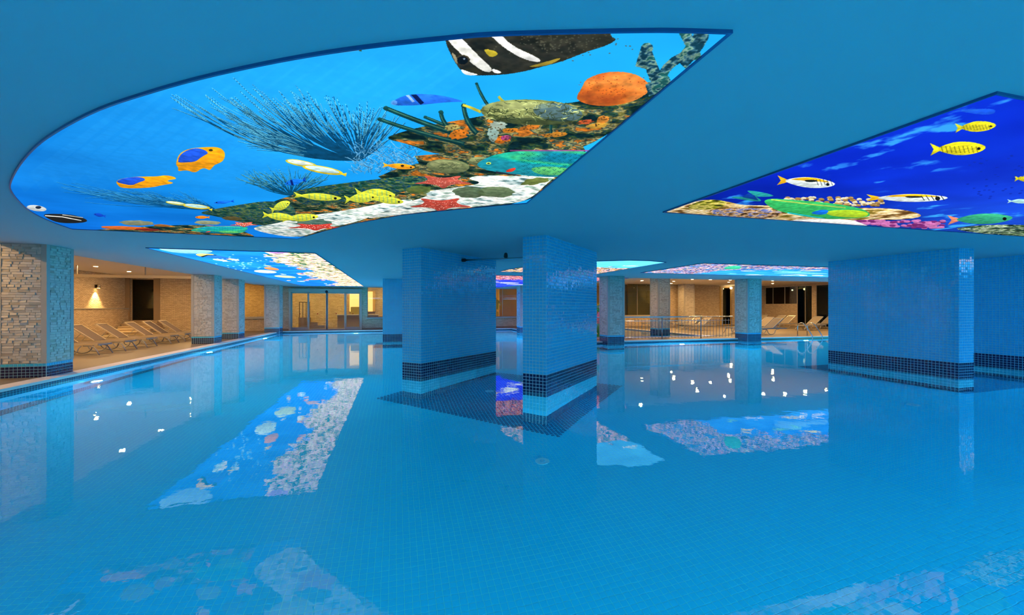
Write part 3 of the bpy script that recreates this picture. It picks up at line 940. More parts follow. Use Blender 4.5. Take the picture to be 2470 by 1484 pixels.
# corridor ceiling lamps behind the doors
cl_e = emit('corridor_glow', (1.0, 0.60, 0.17), ROOM_LAMP * 9)
for i, (u, v) in enumerate([(-5.2, 25.6), (-3.0, 25.6), (-8.6, 25.6), (-.6, 25.6), (2.4, 25.2), (4.8, 25.2), (8.2, 25.2), (10.9, 25.2)]):
    o = empty('corridor_lamp', UV(u, v, ZT)); tag(o, 'square warm ceiling lamp behind the back wall, %s' % ['above the counter', 'behind the start of the long window', 'above the indoor balustrade', 'behind the distant mosaic pillar', 'near the ochre panel', 'behind the far stone column', 'behind the play figure', 'behind the bronze shutter'][i], 'lamp', 'corridor ceiling lamps')
    mb = MB(); mb.box(E1 * -.13 + E2 * -.13 + EZ * -.02, E1 * .26, E2 * .26, EZ * .02); mb.build('frame', white_p, o)
    mb = MB(); mb.face([E1 * -.1 + E2 * -.1 + EZ * -.022, E1 * -.1 + E2 * .1 + EZ * -.022, E1 * .1 + E2 * .1 + EZ * -.022, E1 * .1 + E2 * -.1 + EZ * -.022]); mb.build('diffuser', cl_e, o)

# ---------------------------------------------------------------- wall sconce, beam, globe lamp
def left_wall_pt(px, py):
    r = (px - 1235.0) / F; y = WL / (r * E1[0] + E1[1]); return y * (E2[1] + E2[0] * r), CAMZ + (742 - py) * y / F
sv, sz = left_wall_pt(230, 691)
s = empty('wall_sconce', UV(WL, sv, sz)); tag(s, 'small black and steel wall light throwing a warm cone down the stones', 'lamp')
mb = MB(); mb.box(E2 * -.05 + EZ * -.05, E1 * .05, E2 * .1, EZ * .12); mb.build('mount', black_m, s)
mb = MB(); mb.tube([E1 * .11 + EZ * -.075, E1 * .11 + EZ * .105], .055, 16); mb.build('shade', chrome, s, smooth=True)
mb = MB(); mb.disc(E1 * .11 + EZ * -.078, -EZ, .045, 14); mb.build('bulb', emit('sconce_glow', (1, .62, .22), 60), s)
ld = bpy.data.lights.new('sconce_beam', 'SPOT'); ld.energy = 300; ld.color = (1, .62, .22); ld.spot_size = math.radians(84); ld.spot_blend = .7; ld.shadow_soft_size = .02
lo = bpy.data.objects.new('sconce_beam', ld); link(lo, s); lo.location = tuple(E1 * .12 + EZ * -.09); lo.rotation_euler = (0, math.radians(-3), 0)

bv0 = 18.2
bz = 2.30
b = empty('hanging_beam', UV(-10.9, bv0, bz)); tag(b, 'cream curtain-rail beam hanging below the left deck ceiling', 'beam')
mb = MB(); mb.box(np.zeros(3), E1 * 4.6, E2 * .10, EZ * .10); mb.build('rail', beam_m, b)
mb = MB(); mb.box(E1 * 4.36 - EZ * .16, E1 * .09, E2 * .08, EZ * .16); mb.build('drop_bracket', beam_m, b)
for q in (.2, 2.2, 4.2):
    mb = MB(); mb.box(E1 * q + E2 * .03 + EZ * .10, E1 * .03, E2 * .03, EZ * (DECKCEIL - bz - .1)); mb.build('hanger', leg_al, b)
gu_, gz_ = wall_pt(1763.5, 695, WV - .25)
g = empty('globe_lamp', UV(gu_, WV, gz_)); tag(g, 'bright round globe lamp at the top of the dark glass door', 'lamp')
bm = bmesh.new(); bmesh.ops.create_uvsphere(bm, u_segments=14, v_segments=8, radius=.075)
me = bpy.data.meshes.new('globe'); bm.to_mesh(me); bm.free(); me.materials.append(emit('globe_glow', (1, .72, .35), 30)); oo = bpy.data.objects.new('globe', me); link(oo, g); oo.location = tuple(-E2 * .25)
mb = MB(); mb.tube([-E2 * .20, np.zeros(3)], .02, 8); mb.build('arm', black_m, g)

# ---------------------------------------------------------------- stone steps to the dark door
st = empty('stone_steps', UV((d_u0 + d_u1) / 2, WV, DECK)); tag(st, 'flight of low stone steps up to the dark door behind the loungers', 'steps')
nst = 5; rise = (d_z0 - DECK) / nst
sc0 = (d_u0 + d_u1) / 2
for i in range(nst):
    dep = .30 * (nst - i) + .03
    x0, x1 = WL + .17 - sc0, U(400 - 3 * i) - sc0
    mb = MB(); mb.box(E1 * x0 - E2 * dep + EZ * (i * rise), E1 * (x1 - x0), E2 * (dep - .04), EZ * (rise - .03)); o = mb.build('step', step_m, st)
    mb = MB(); mb.box(E1 * x0 - E2 * (dep + .02) + EZ * ((i + 1) * rise - .03), E1 * (x1 - x0 + .02), E2 * (dep - .02), EZ * .03); mb.build('tread', tread_m, o)

# ---------------------------------------------------------------- loungers
def make_lounger(name, label, sling, rail):
    """local: +x foot to head, y across, z up; origin at the foot end centre on the floor"""
    r = empty(name, (0, 0, 0)); tag(r, label, 'lounger')
    Lr, w, h = 1.40, .50, .265
    for sgn in (-1, 1):
        mb = MB(); mb.box((0, sgn * w / 2 - .016, h - .022), (Lr, 0, 0), (0, .032, 0), (0, 0, .044)); mb.build('side_rail', rail, r)
    for x in (0.0, .62, Lr - .03):
        mb = MB(); mb.box((x, -w / 2, h - .018), (.035, 0, 0), (0, w, 0), (0, 0, .03)); mb.build('cross_bar', rail, r)
    mb = MB(); mb.box((.03, -w / 2 + .016, h + .012), (.66, 0, 0), (0, w - .032, 0), (0, 0, .008)); mb.build('seat', sling, r)
    # backrest
    br = empty('backrest', (.69, 0, h + .02)); br.parent = r
    ca, sa = math.cos(math.radians(37)), math.sin(math.radians(37)); Lb = .68
    ax, up = np.array([ca, 0, sa]), np.array([-sa, 0, ca]); yy = np.array([0, 1., 0])
    mb = MB(); mb.box(yy * (-w / 2 + .03), ax * Lb, yy * (w - .06), up * .008); mb.build('backrest_sling', sling, br)
    mb = MB()
    for sgn in (-1, 1): mb.box(yy * (sgn * (w / 2 - .015) - .015) - up * .014, ax * Lb, yy * .03, up * .034)
    mb.box(ax * (Lb - .03) + yy * (-w / 2) - up * .014, ax * .03, yy * w, up * .034); mb.build('backrest_frame', rail, br)
    for sgn in (-1, 1):
        mb = MB(); mb.tube([ax * .36 + yy * sgn * .17, np.array([.50, sgn * .17, -.03])], .007, 6); mb.build('support_strut', leg_al, br)
    # legs: curved front leg and looped rear leg on each side
    for sgn in (-1, 1):
        y = sgn * (w / 2 - .005)
        mb = MB(); mb.tube([(.30, y, h - .03), (.16, y, h - .035), (.08, y, h - .065), (.03, y * 1.02, .12), (-.03, y * 1.04, .008)], .0145, 8); mb.build('leg', leg_al, r, smooth=True)
        pts = [(.34, y, h - .03)]
        for k in range(13):
            a = math.pi * (1 + k / 12)
            pts.append((.60 + .20 * math.cos(a), y, .165 + .15 * math.sin(a)))
        pts.append((.86, y, h - .03)); pts.append((1.0, y, h - .03))
        mb = MB(); mb.tube(pts, .0125, 8); mb.build('leg', leg_al, r, smooth=True)
    mb = MB(); mb.box((-.02, -w / 2, h - .03), (.03, 0, 0), (0, w, 0), (0, 0, .035)); mb.build('foot_bar', leg_al, r)
    return r
lgA = make_lounger('lounger', 'x', sling_m, cream_al)
lgB = make_lounger('lounger', 'x', sling_l, leg_al)
def put(src, used, u, v, head_left, label, rot=0.0, z=DECK):
    o = src if not used else copy_tree(src)
    o.location = tuple(UV(u, v, z))
    o.rotation_euler = (0, 0, TH + (math.pi if head_left else 0) + rot)
    tag(o, label, 'lounger', 'sun loungers on the left deck' if src is lgA else 'sun loungers on the right deck')
def deck_uv(px, py):
    y = F * (CAMZ - DECK) / (py - 742.0); return uv_of((px - 1235.0) / F * y, y)
L0 = []
for i, (a, b) in enumerate([((298.6, 847.5), (329.7, 842.8)), ((350, 839.6), (379, 835)), ((409, 830.4), (431, 827)), ((444, 824.6), (463, 821.5))]):
    p, q = deck_uv(*a), deck_uv(*b); L0.append(((p[0] + q[0]) / 2, (p[1] + q[1]) / 2))
vs0 = [L0[0][1] - 1.02] + [p[1] for p in L0]
us0 = [L0[0][0] - .02] + [p[0] for p in L0]
vs0.append(L0[-1][1] + 1.0); us0.append(L0[-1][0])
nm = ['taupe lounger mostly hidden by the big left column', 'taupe lounger first to the right of the big left column', 'taupe lounger second from the big left column, before the lowest step', 'taupe lounger third from the big left column, before the middle of the steps',
      'taupe lounger fourth from the big left column, at the right of the steps', 'taupe lounger in the far end of the left row behind the stone column']
for i, (u, v) in enumerate(zip(us0, vs0)):
    put(lgA, i > 0, u, v, True, nm[i])
RL = [(wall_u(1768, 15.6) - .05, 15.3, 0, 'pale lounger whose foot shows left of the right-hand railing column'),
      (12.98, 16.55, 0, 'pale lounger nearer of the pair right of the railing column'), (12.9, 17.35, 0, 'pale lounger hidden behind the nearer of the pair right of the railing column')]
def putpx(px, py, label, used=True, rot=0.0, dz=0):
    u, v = deck_uv(px, py); put(lgB, used, u, v, False, label, rot)
first = [False]
def pr(px, py, label, rot=0.0):
    u, v = deck_uv(px, py); put(lgB, first[0], u, v, False, label, rot); first[0] = True
pr(1822, 807.5, 'pale lounger nearest the pool edge right of the railing column')
pr(1806, 802.0, 'pale lounger second from the pool edge right of the railing column')
pr(1662, 797.5, 'pale lounger nearer of the pair behind the right half of the railing')
pr(1640, 794.6, 'pale lounger farther of the pair behind the right half of the railing')
pr(1757, 804.5, 'pale lounger with only its foot showing left of the railing column')
pr(1553, 790.5, 'pale lounger with its foot beside the bright small pool column')
pr(1616, 790.5, 'pale lounger with raised back just right of the bright small pool column')
pr(1868, 792.5, 'pale lounger before the low wall under the night window, nearer the folding door')
pr(1846, 791.0, 'pale lounger before the low wall under the night window, farther from the folding door')
pr(1930, 797.0, 'pale lounger reaching behind the pool ladder')
pr(1968, 792.8, 'pale lounger with raised back right of the pool ladder')
pr(1716, 788.0, 'pale lounger turned to the wall behind the railing', rot=math.pi * .5)
pr(1806, 787.5, 'pale lounger hidden behind the right railing column')

# ---------------------------------------------------------------- railing
rv = 13.62
ru0, ru1 = 7.42, 12.43
ru_l = 6.5
rail = empty('steel_railing', UV(ru0, rv, DECK)); tag(rail, 'grey steel railing with thin bars between two stone columns', 'railing')
Lr_ = ru1 + .05 - ru0; H_ = .82
L2 = ru0 - 6.35
mb = MB(); mb.tube([-E1 * L2 + EZ * H_, E1 * Lr_ + EZ * H_], .022, 10); mb.build('top_rail', chrome, rail, smooth=True)
mb = MB(); mb.tube([-E1 * L2 + EZ * (H_ - .14), E1 * Lr_ + EZ * (H_ - .14)], .008, 8); mb.build('mid_rail', chrome, rail)
mb = MB(); mb.tube([-E1 * L2 + EZ * .10, E1 * Lr_ + EZ * .10], .008, 8); mb.build('bottom_rail', chrome, rail)
pu = [wall_u(1597, rv) - ru0, wall_u(1690.6, rv) - ru0]
for q in pu + [-L2 + .03]:
    o = None
    mb = MB(); mb.tube([E1 * q, E1 * q + EZ * H_], .02, 10); o = mb.build('post', bar_steel, rail, smooth=True)
    mb = MB(); mb.disc(E1 * q + EZ * .012, EZ, .05, 14, 0, .012); mb.build('base_plate', chrome, o)
step = (pu[1] - pu[0]) / 12.0
q = pu[0] - 30 * step
mbar = None
while q < Lr_ - .02:
    if q > -L2 + .05 and all(abs(q - p) > .05 for p in pu):
        if mbar is None:
            mb = MB(); mb.tube([EZ * .035, EZ * (H_ - .08)], .0085, 6); mbar = mb.build('bar', bar_steel, rail); o = mbar
        else:
            o = mbar.copy(); COL.objects.link(o)
        o.parent = rail; o.location = tuple(E1 * q)
    q += step

# ---------------------------------------------------------------- pool ladder
lu = (wall_u(1944.5, 13.4), wall_u(1968, 13.4))
lad = empty('pool_ladder', UV((lu[0] + lu[1]) / 2, 13.4, DECK)); tag(lad, 'chrome pool ladder with two arched handrails at the pool edge', 'ladder')
hw = (lu[1] - lu[0]) / 2
for s in (-1, 1):
    pts = []
    prof = [(.36, 0), (.36, .34)]
    for k in range(9):
        a = math.pi * (1 - k / 8 * .78)
        prof.append((.21 - .15 * -math.cos(a) * -1, 0)) if False else None
    prof = [(.38, 0.0), (.38, .34), (.36, .44), (.30, .51), (.22, .54), (.13, .53), (.05, .46), (-.05, .34), (-.18, .16), (-.26, .03), (-.28, -.10), (-.24, -.30), (-.24, -1.1)]
    mb = MB(); mb.tube([E1 * (s * hw) + E2 * a + EZ * b for a, b in prof], .019, 10); mb.build('handrail', chrome, lad, smooth=True)
    mb = MB(); mb.disc(E1 * (s * hw) + E2 * .38 + EZ * .012, EZ, .045, 14, 0, .012); mb.build('foot_plate', chrome, lad)
for k in range(3):
    mb = MB(); mb.box(-E1 * hw - E2 * .30 + EZ * (-.35 - .28 * k), E1 * 2 * hw, E2 * .09, EZ * .02); mb.build('tread', chrome, lad)

# ---------------------------------------------------------------- painted play figure behind the railing column
fy = 15.6; fu = wall_u(1449, fy)
fig = empty('play_figure', UV(fu, fy, DECK)); tag(fig, 'painted water-play figure, green and pink with yellow spikes, peeking from behind the column', 'play figure')
def blob(nm, c, r, m, parent=fig):
    bm = bmesh.new(); bmesh.ops.create_uvsphere(bm, u_segments=18, v_segments=12, radius=1.0)
    for v in bm.verts: v.co = Vector((v.co.x * r[0], v.co.y * r[1], v.co.z * r[2]))
    me = bpy.data.meshes.new(nm); bm.to_mesh(me); bm.free()
    for p in me.polygons: p.use_smooth = True
    me.materials.append(m); o = bpy.data.objects.new(nm, me); link(o, parent); o.location = tuple(c); return o
pg = plain('glossy_green', (.10, .42, .06), .25, noise=.03); pk = plain('glossy_pink', (.80, .26, .18), .25, noise=.03); py_ = plain('glossy_yellow', (.95, .68, .03), .25, noise=.03)
blob('body', (0, 0, .72), (.17, .15, .32), pk); blob('belly_wrap', (0, .01, .33), (.20, .17, .26), pg)
hd = blob('head', (0, -.01, 1.13), (.19, .16, .16), pg)
blob('eye', tuple(-E1 * .09 - E2 * .13 + EZ * .04), (.05, .04, .06), white_p, hd); blob('eye', tuple(E1 * .09 - E2 * .13 + EZ * .04), (.05, .04, .06), white_p, hd)
blob('pupil', tuple(-E1 * .09 - E2 * .165 + EZ * .04), (.022, .015, .03), black_m, hd); blob('pupil', tuple(E1 * .09 - E2 * .165 + EZ * .04), (.022, .015, .03), black_m, hd)
for k in range(5):
    a = -0.9 + .45 * k
    mb = MB(); mb.tube([np.array([math.sin(a) * .12, 0, .10]), np.array([math.sin(a) * .19, 0, .13 + .13 * math.cos(a)])], [.04, .004], 8); mb.build('spike', py_, hd)
mb = MB(); mb.prism([(-.24, -.2), (.24, -.2), (.24, .2), (-.24, .2)], 0, .10); mb.build('plinth', pg, fig)

# ---------------------------------------------------------------- things inside the rooms
cb = empty('reception_counter', UV(U(838) + .35, 25.9, DECK)); tag(cb, 'stone-clad counter with pale top behind the right glass panel', 'counter')
mb = MB(); mb.box(-E1 * 1.1, E1 * 2.2, E2 * .35, EZ * .72)
mb.build('base', step_m, cb); mb = MB(); mb.box(-E1 * 1.15 - E2 * .05 + EZ * .72, E1 * 2.3, E2 * .45, EZ * .05); mb.build('top', coping_m, cb)
bd = empty('notice_board', UV(U(838) + .25, 26.05, DECK + .77)); tag(bd, 'olive rounded board standing on the counter', 'board')
pts = []
for cx, cz, a0 in ((.27, .37, 0), (-.27, .37, 90), (-.27, .02, 180), (.27, .02, 270)):
    for k in range(4):
        a = math.radians(a0 + 30 * k); pts.append((cx + .04 * math.cos(a), cz + .04 * math.sin(a)))
mb = MB(); n0 = [E1 * x + EZ * (z + .02) for x, z in pts]; mb.face(n0); mb.face([p + E2 * .03 for p in n0][::-1])
for i in range(len(n0)):
    j = (i + 1) % len(n0); mb.face([n0[j], n0[i], n0[i] + E2 * .03, n0[j] + E2 * .03])
mb.build('panel', plain('olive_panel', (.42, .33, .04), .5), bd)
nb = empty('lit_niche', UV(U(848) + .3, 26.9, 1.0)); tag(nb, 'brightly lit yellow niche above the counter', 'niche')
mb = MB(); mb.box(-E1 * .75, E1 * 1.5, E2 * .05, EZ * 1.25); mb.build('back', ochre_m, nb)
for k in range(2):
    mb = MB(); mb.box(E1 * (-.7 + .75 * k) - E2 * .02, E1 * .55, E2 * .02, EZ * 1.2); mb.build('light_panel', emit('niche_glow_%d' % k, (1, .50, .08), 1.0), nb)
ib = empty('indoor_balustrade', UV(U(706) + .25, 25.6, DECK)); tag(ib, 'dark metal balustrade on a stone landing behind the left glass panel', 'balustrade')
mb = MB(); mb.box(-E1 * .35, E1 * .62, E2 * .5, EZ * .62); mb.build('landing', step_m, ib)
mb = MB(); mb.box(E1 * .27, E1 * .35, E2 * .5, EZ * .36); mb.build('step', step_m, ib); mb = MB(); mb.box(E1 * .62, E1 * .35, E2 * .5, EZ * .18); mb.build('step', step_m, ib)
for k in range(4):
    mb = MB(); mb.tube([E1 * (-.3 + .17 * k) + EZ * .62, E1 * (-.3 + .17 * k) + EZ * 1.45], .015, 6); mb.build('bar', black_m, ib)
mb = MB(); mb.tube([-E1 * .32 + EZ * 1.45, E1 * .24 + EZ * 1.45], .018, 6); mb.build('handrail', black_m, ib)
# hanging yellow shirt on a stand, seen between the pillars
hx = U(1207)
sh = empty('shirt_stand', UV(hx, 24.9, DECK)); tag(sh, 'yellow shirt hanging on a dark stand inside the window between the pillars', 'stand')
mb = MB(); mb.tube([EZ * 0, EZ * 1.75], .02, 8); mb.disc(EZ * .02, EZ, .2, 16, 0, .02); mb.build('pole', black_m, sh)
pts = [(-.16, 1.05), (.16, 1.05), (.17, 1.42), (.27, 1.30), (.33, 1.38), (.17, 1.60), (.06, 1.64), (0, 1.60), (-.06, 1.64), (-.17, 1.60), (-.33, 1.38), (-.27, 1.30), (-.17, 1.42)]
mb = MB(); n0 = [E1 * x + EZ * z - E2 * .04 for x, z in pts]; mb.face(n0); mb.face([p + E2 * .06 for p in n0][::-1])
for i in range(len(n0)):
    j = (i + 1) % len(n0); mb.face([n0[j], n0[i], n0[i] + E2 * .06, n0[j] + E2 * .06])
mb.build('shirt', py_, sh)
pc = empty('yellow_chair', UV(hx - .12, 24.5, DECK)); tag(pc, 'slim yellow chair below the hanging yellow shirt', 'chair')
mb = MB(); mb.box((-.18, -.18, .36), (.36, 0, 0), (0, .36, 0), (0, 0, .04)); mb.build('seat', py_, pc)
mb = MB(); mb.box((-.18, .15, .5), (.36, 0, 0), (0, .03, 0), (0, 0, .42)); mb.build('backrest', py_, pc)
for a in (-1, 1):
    for b_ in (-1, 1):
        mb = MB(); mb.tube([(a * .16, b_ * .16, 0), (a * .16, b_ * .16, .37 if b_ < 0 else .52)], .014, 6); mb.build('leg', py_, pc)
sp = empty('ochre_wall_panel', UV(U(1218), 25.2, DECK)); tag(sp, 'tall ochre wall panel right of the hanging yellow shirt', 'panel')
mb = MB(); mb.box(np.zeros(3), E1 * 1.6, E2 * .1, EZ * 2.6); mb.build('panel', ochre_m, sp)
# slatted shutter behind the amber window
u0, u1 = U(1522), U(1600)
sr = empty('slatted_shutter', UV(u0, WV + .35, x_z0)); tag(sr, 'bronze slatted shutter behind the amber window', 'shutter')
nsl = 34; hsl = (x_z1 + .1 - x_z0) / nsl
slat = None
for k in range(nsl):
    if slat is None:
        mb = MB(); mb.box(np.zeros(3), E1 * (u1 - u0), E2 * .02 + EZ * .006, EZ * hsl * .86); slat = mb.build('slat', shutter_m, sr); o = slat
    else:
        o = slat.copy(); COL.objects.link(o); o.parent = sr
    o.location = (0, 0, k * hsl)
# blank service post: dark square pillar left of the shutter
dk = empty('dark_post', UV(U(1512), WV + .4, DECK)); tag(dk, 'dark square post left of the bronze shutter inside the amber window', 'post')
mb = MB(); mb.box(np.zeros(3), E1 * .26, E2 * .2, EZ * 2.6); mb.build('shaft', plain('dark_bronze', (.05, .035, .02), .5), dk)

# ---------------------------------------------------------------- outside the night windows
go = MB(); go.ubox(WR + .3, WR + 30, -6, 50, -.3, -.05)
tag(go.build('ground_outside', plain('dark_asphalt', (.03, .03, .03), .8)), 'dark parking ground outside the night windows', 'ground', kind='structure')
car = empty('parked_car', UV(WR + 5.0, RVp(1905) + 6.8, -.05), TH); tag(car, 'pale parked car seen through the night window', 'car')
prof = [(-1.5, .15), (-1.55, .42), (-1.3, .56), (-.75, .62), (-.35, .98), (.65, 1.0), (1.15, .66), (1.5, .58), (1.58, .3), (1.5, .12)]
mb = MB(); wv = .62
A = [np.array([x, -wv * (1 if z < .65 else .8), z]) for x, z in prof]; B = [np.array([x, wv * (1 if z < .65 else .8), z]) for x, z in prof]
mb.face(A); mb.face(B[::-1])
for i in range(len(A)):
    j = (i + 1) % len(A); mb.face([A[j], A[i], B[i], B[j]])
mb.build('body', plain('silver_paint', (.55, .55, .55), .3, metal=.3), car)
for x in (-.95, .95):
    for s in (-1, 1):
        mb = MB(); mb.tube([(x, s * .56, .2), (x, s * .66, .2)], .22, 18); mb.build('wheel', black_m, car)
mb = MB()
for s in (-1, 1): mb.box((-.32, s * .56, .66), (.9, 0, 0), (0, s * .01, 0), (0, 0, .26))
mb.build('side_window', black_m, car)
for k, (px, py, c, nmx) in enumerate(((1881, 711, (1, .35, .05), 'left added lamp imitating an orange glow at the night window'), (1888.5, 710.5, (1, .35, .05), 'right added lamp imitating an orange glow at the night window'), (1911, 699, (.55, .6, .3), 'dim greenish street lamp above the parked car'))):
    y = 48.0; x = (px - 1235) / F * y; z = CAMZ + (742 - py) * y / F  # orange heads are added to imitate lamp reflections and glow at the window
    l = empty('outdoor_glow', (x, y, -.05)); tag(l, nmx, 'lamp')
    mb = MB(); mb.tube([(0, 0, 0), (0, 0, z)], .05, 8); mb.build('pole', black_m, l)
    bm = bmesh.new(); bmesh.ops.create_uvsphere(bm, u_segments=10, v_segments=6, radius=.14 if k < 2 else .09); me = bpy.data.meshes.new('head'); bm.to_mesh(me); bm.free()
    me.materials.append(emit('night_glow_%d' % k, c, 6)); oo = bpy.data.objects.new('head', me); link(oo, l); oo.location = (0, 0, z)
# ---------------------------------------------------------------- backlit reef prints
def fbm(h, w, cell, octv=4, seed=0, ax=1.0, rough=0.5):
    """value noise; cell in pixels, ax stretches it along the columns"""
    r = np.random.default_rng(seed); out = np.zeros((h, w), np.float32); amp = 1.0; tot = 0
    for o in range(octv):
        c = max(cell / 2 ** o, 1.5)
        nh, nw = int(h / c) + 3, int(w / (c * ax)) + 3
        g = r.random((nh, nw)).astype(np.float32)
        ys = np.arange(h) / c; xs = np.arange(w) / (c * ax)
        y0 = ys.astype(int); x0 = xs.astype(int); fy_ = ys - y0; fx_ = xs - x0
        fy_ = (fy_ * fy_ * (3 - 2 * fy_))[:, None]; fx_ = (fx_ * fx_ * (3 - 2 * fx_))[None]
        a = g[y0][:, x0]; b = g[y0][:, x0 + 1]; c_ = g[y0 + 1][:, x0]; d = g[y0 + 1][:, x0 + 1]
        out += amp * ((a * (1 - fx_) + b * fx_) * (1 - fy_) + (c_ * (1 - fx_) + d * fx_) * fy_)
        tot += amp; amp *= rough
    return out / tot
class Canvas:
    def __init__(s, u0, u1, v0, v1, ppu, seed=1):
        s.u0, s.u1, s.v0, s.v1, s.p = u0, u1, v0, v1, ppu
        s.w = int((u1 - u0) * ppu); s.h = int((v1 - v0) * ppu)
        s.img = np.zeros((s.h, s.w, 3), np.float32); s.map = ceil_uv; s.seed = seed; s.nz = None
        s.r = np.random.default_rng(seed)
    def C(s, c): return np.array(c[:3], np.float32) / 255.0
    def pt(s, p):
        u, v = s.map(p[0], p[1]); return ((u - s.u0) * s.p, (v - s.v0) * s.p)
    def mask_poly(s, P):
        """P in canvas pixels; returns slices and mask"""
        P = np.array(P, float)
        x0, x1 = int(max(0, math.floor(P[:, 0].min()))), int(min(s.w, math.ceil(P[:, 0].max()) + 1))
        y0, y1 = int(max(0, math.floor(P[:, 1].min()))), int(min(s.h, math.ceil(P[:, 1].max()) + 1))
        if x1 <= x0 or y1 <= y0: return None
        ys = np.arange(y0, y1) + .5
        xs = (np.arange(x0, x1) + .5)[None]
        m = np.zeros((y1 - y0, x1 - x0), bool)
        n = len(P)
        for i in range(n):
            xa, ya = P[i]; xb, yb = P[(i + 1) % n]
            if ya == yb: continue
            c = ((ya > ys) != (yb > ys))
            if not c.any(): continue
            xi = (xb - xa) * (ys - ya) / (yb - ya) + xa
            m[c] ^= xs < xi[c][:, None]
        return (slice(y0, y1), slice(x0, x1)), m
    def fill(s, P, col, alpha=1.0):
        r = s.mask_poly(P)
        if r is None: return
        sl, m = r; sub = s.img[sl]
        if isinstance(col, np.ndarray): c = col[sl][m]
        else:
            c = s.C(col)[None]
        if m.size > 60:
            if s.nz is None: s.nz = fbm(s.h, s.w, max(4, s.p * .035), 4, 9)[..., None]; 
            h = m.shape[0]
            g = 1.12 - .30 * (np.arange(h) / h)[:, None, None] + 0 * m[..., None]
            c = np.clip(c * g[m] * (.74 + .52 * s.nz[sl][m]), 0, 1)
        sub[m] = sub[m] * (1 - alpha) + c * alpha
    def poly(s, pts, col, alpha=1.0):
        s.fill([s.pt(p) for p in s.smooth(pts)], col, alpha)
    def hard(s, pts, col, alpha=1.0):
        s.fill([s.pt(p) for p in pts], col, alpha)
    @staticmethod
    def smooth(pts, k=2):
        pts = [tuple(p) for p in pts]
        for _ in range(k):
            q = []
            for i in range(len(pts)):
                a, b = pts[i], pts[(i + 1) % len(pts)]
                q.append((a[0] * .75 + b[0] * .25, a[1] * .75 + b[1] * .25)); q.append((a[0] * .25 + b[0] * .75, a[1] * .25 + b[1] * .75))
            pts = q
        return pts
    def line(s, pts, w0, w1, col, alpha=1.0):
        """tapered stroke; widths in photo pixels measured across"""
        pts = np.array(pts, float)
        L, R = [], []
        for i, p in enumerate(pts):
            t = pts[min(i + 1, len(pts) - 1)] - pts[max(i - 1, 0)]
            t = t / (np.linalg.norm(t) + 1e-6); nn = np.array([-t[1], t[0]]); w = (w0 + (w1 - w0) * i / (len(pts) - 1)) / 2
            L.append(p + nn * w); R.append(p - nn * w)
        s.fill([s.pt(p) for p in L + R[::-1]], col, alpha)
    def curve(s, a, c, b, n=9):
        t = np.linspace(0, 1, n)[:, None]; a, c, b = map(np.array, (a, c, b))
        return (1 - t) ** 2 * a + 2 * t * (1 - t) * c + t * t * b
    def ell(s, cx, cy, rx, ry, ang, col, alpha=1.0, n=22, wob=0.0):
        a = np.linspace(0, 2 * math.pi, n, endpoint=False); ca, sa = math.cos(math.radians(ang)), math.sin(math.radians(ang))
        k = 1 + wob * s.r.normal(size=n)
        x = np.cos(a) * rx * k; y = np.sin(a) * ry * k
        s.fill([s.pt((cx + x[i] * ca - y[i] * sa, cy + x[i] * sa + y[i] * ca)) for i in range(n)], col, alpha)
    def tex(s, cols, cell, ax=1.0, seed=0, contrast=2.2, octv=4):
        """full-canvas colour noise from a palette"""
        n = fbm(s.h, s.w, cell, octv, seed, ax); n = np.clip((n - .5) * contrast + .5, 0, .999)
        cols = np.array(cols, np.float32) / 255.0
        k = n * (len(cols) - 1); i = k.astype(int); fr = (k - i)[..., None]
        return cols[i] * (1 - fr) + cols[np.minimum(i + 1, len(cols) - 1)] * fr
    def fish(s, x, y, L, H, ang, body, back=None, tail=None, stripes=None, belly=None, band=None):
        """side view fish, head at -x before rotation"""
        ca, sa = math.cos(math.radians(ang)), math.sin(math.radians(ang))
        def T(q): return (x + q[0] * L * ca - q[1] * H * sa, y + q[0] * L * sa + q[1] * H * ca)
        tail = tail or body
        s.hard([T(q) for q in ((.30, -.06), (.50, -.42), (.44, 0), (.50, .42), (.30, .06))], tail)
        b = [(-.5, .02), (-.42, -.24), (-.22, -.44), (.02, -.47), (.22, -.30), (.36, -.08), (.36, .08), (.22, .30), (.02, .47), (-.22, .42), (-.42, .22)]
        s.poly([T(q) for q in b], body)
        if back: s.poly([T(q) for q in ((-.46, -.10), (-.22, -.44), (.02, -.47), (.22, -.30), (.34, -.08), (.10, -.12), (-.2, -.10))], back)
        if belly: s.poly([T(q) for q in ((-.44, .08), (-.2, .14), (.2, .12), (.30, .14), (.02, .46), (-.22, .40))], belly)
        if stripes:
            for k in range(stripes[1]):
                q0 = -.30 + .56 * k / stripes[1]
                s.hard([T((q0, -.34)), T((q0 + .03, -.34)), T((q0 + .05, .34)), T((q0 + .02, .34))], stripes[0])
        if band: s.hard([T((-.22, -.40)), T((-.12, -.44)), T((-.10, .44)), T((-.20, .42))], band)
        s.ell(*T((-.36, -.06)), L * .03, L * .025, 0, (15, 15, 20))
    def star(s, x, y, rx, ry, col, dots):
        P = []
        for k in range(10):
            a = math.pi * 2 * k / 10 + .3; r = 1 if k % 2 == 0 else .36
            P.append((x + math.cos(a) * rx * r, y + math.sin(a) * ry * r))
        s.poly(P, col)
        for k in range(60):
            a = s.r.random() * 6.28; r = s.r.random() ** .5 * .55
            s.ell(x + math.cos(a) * rx * r, y + math.sin(a) * ry * r, .9, .7, 0, dots, n=6)
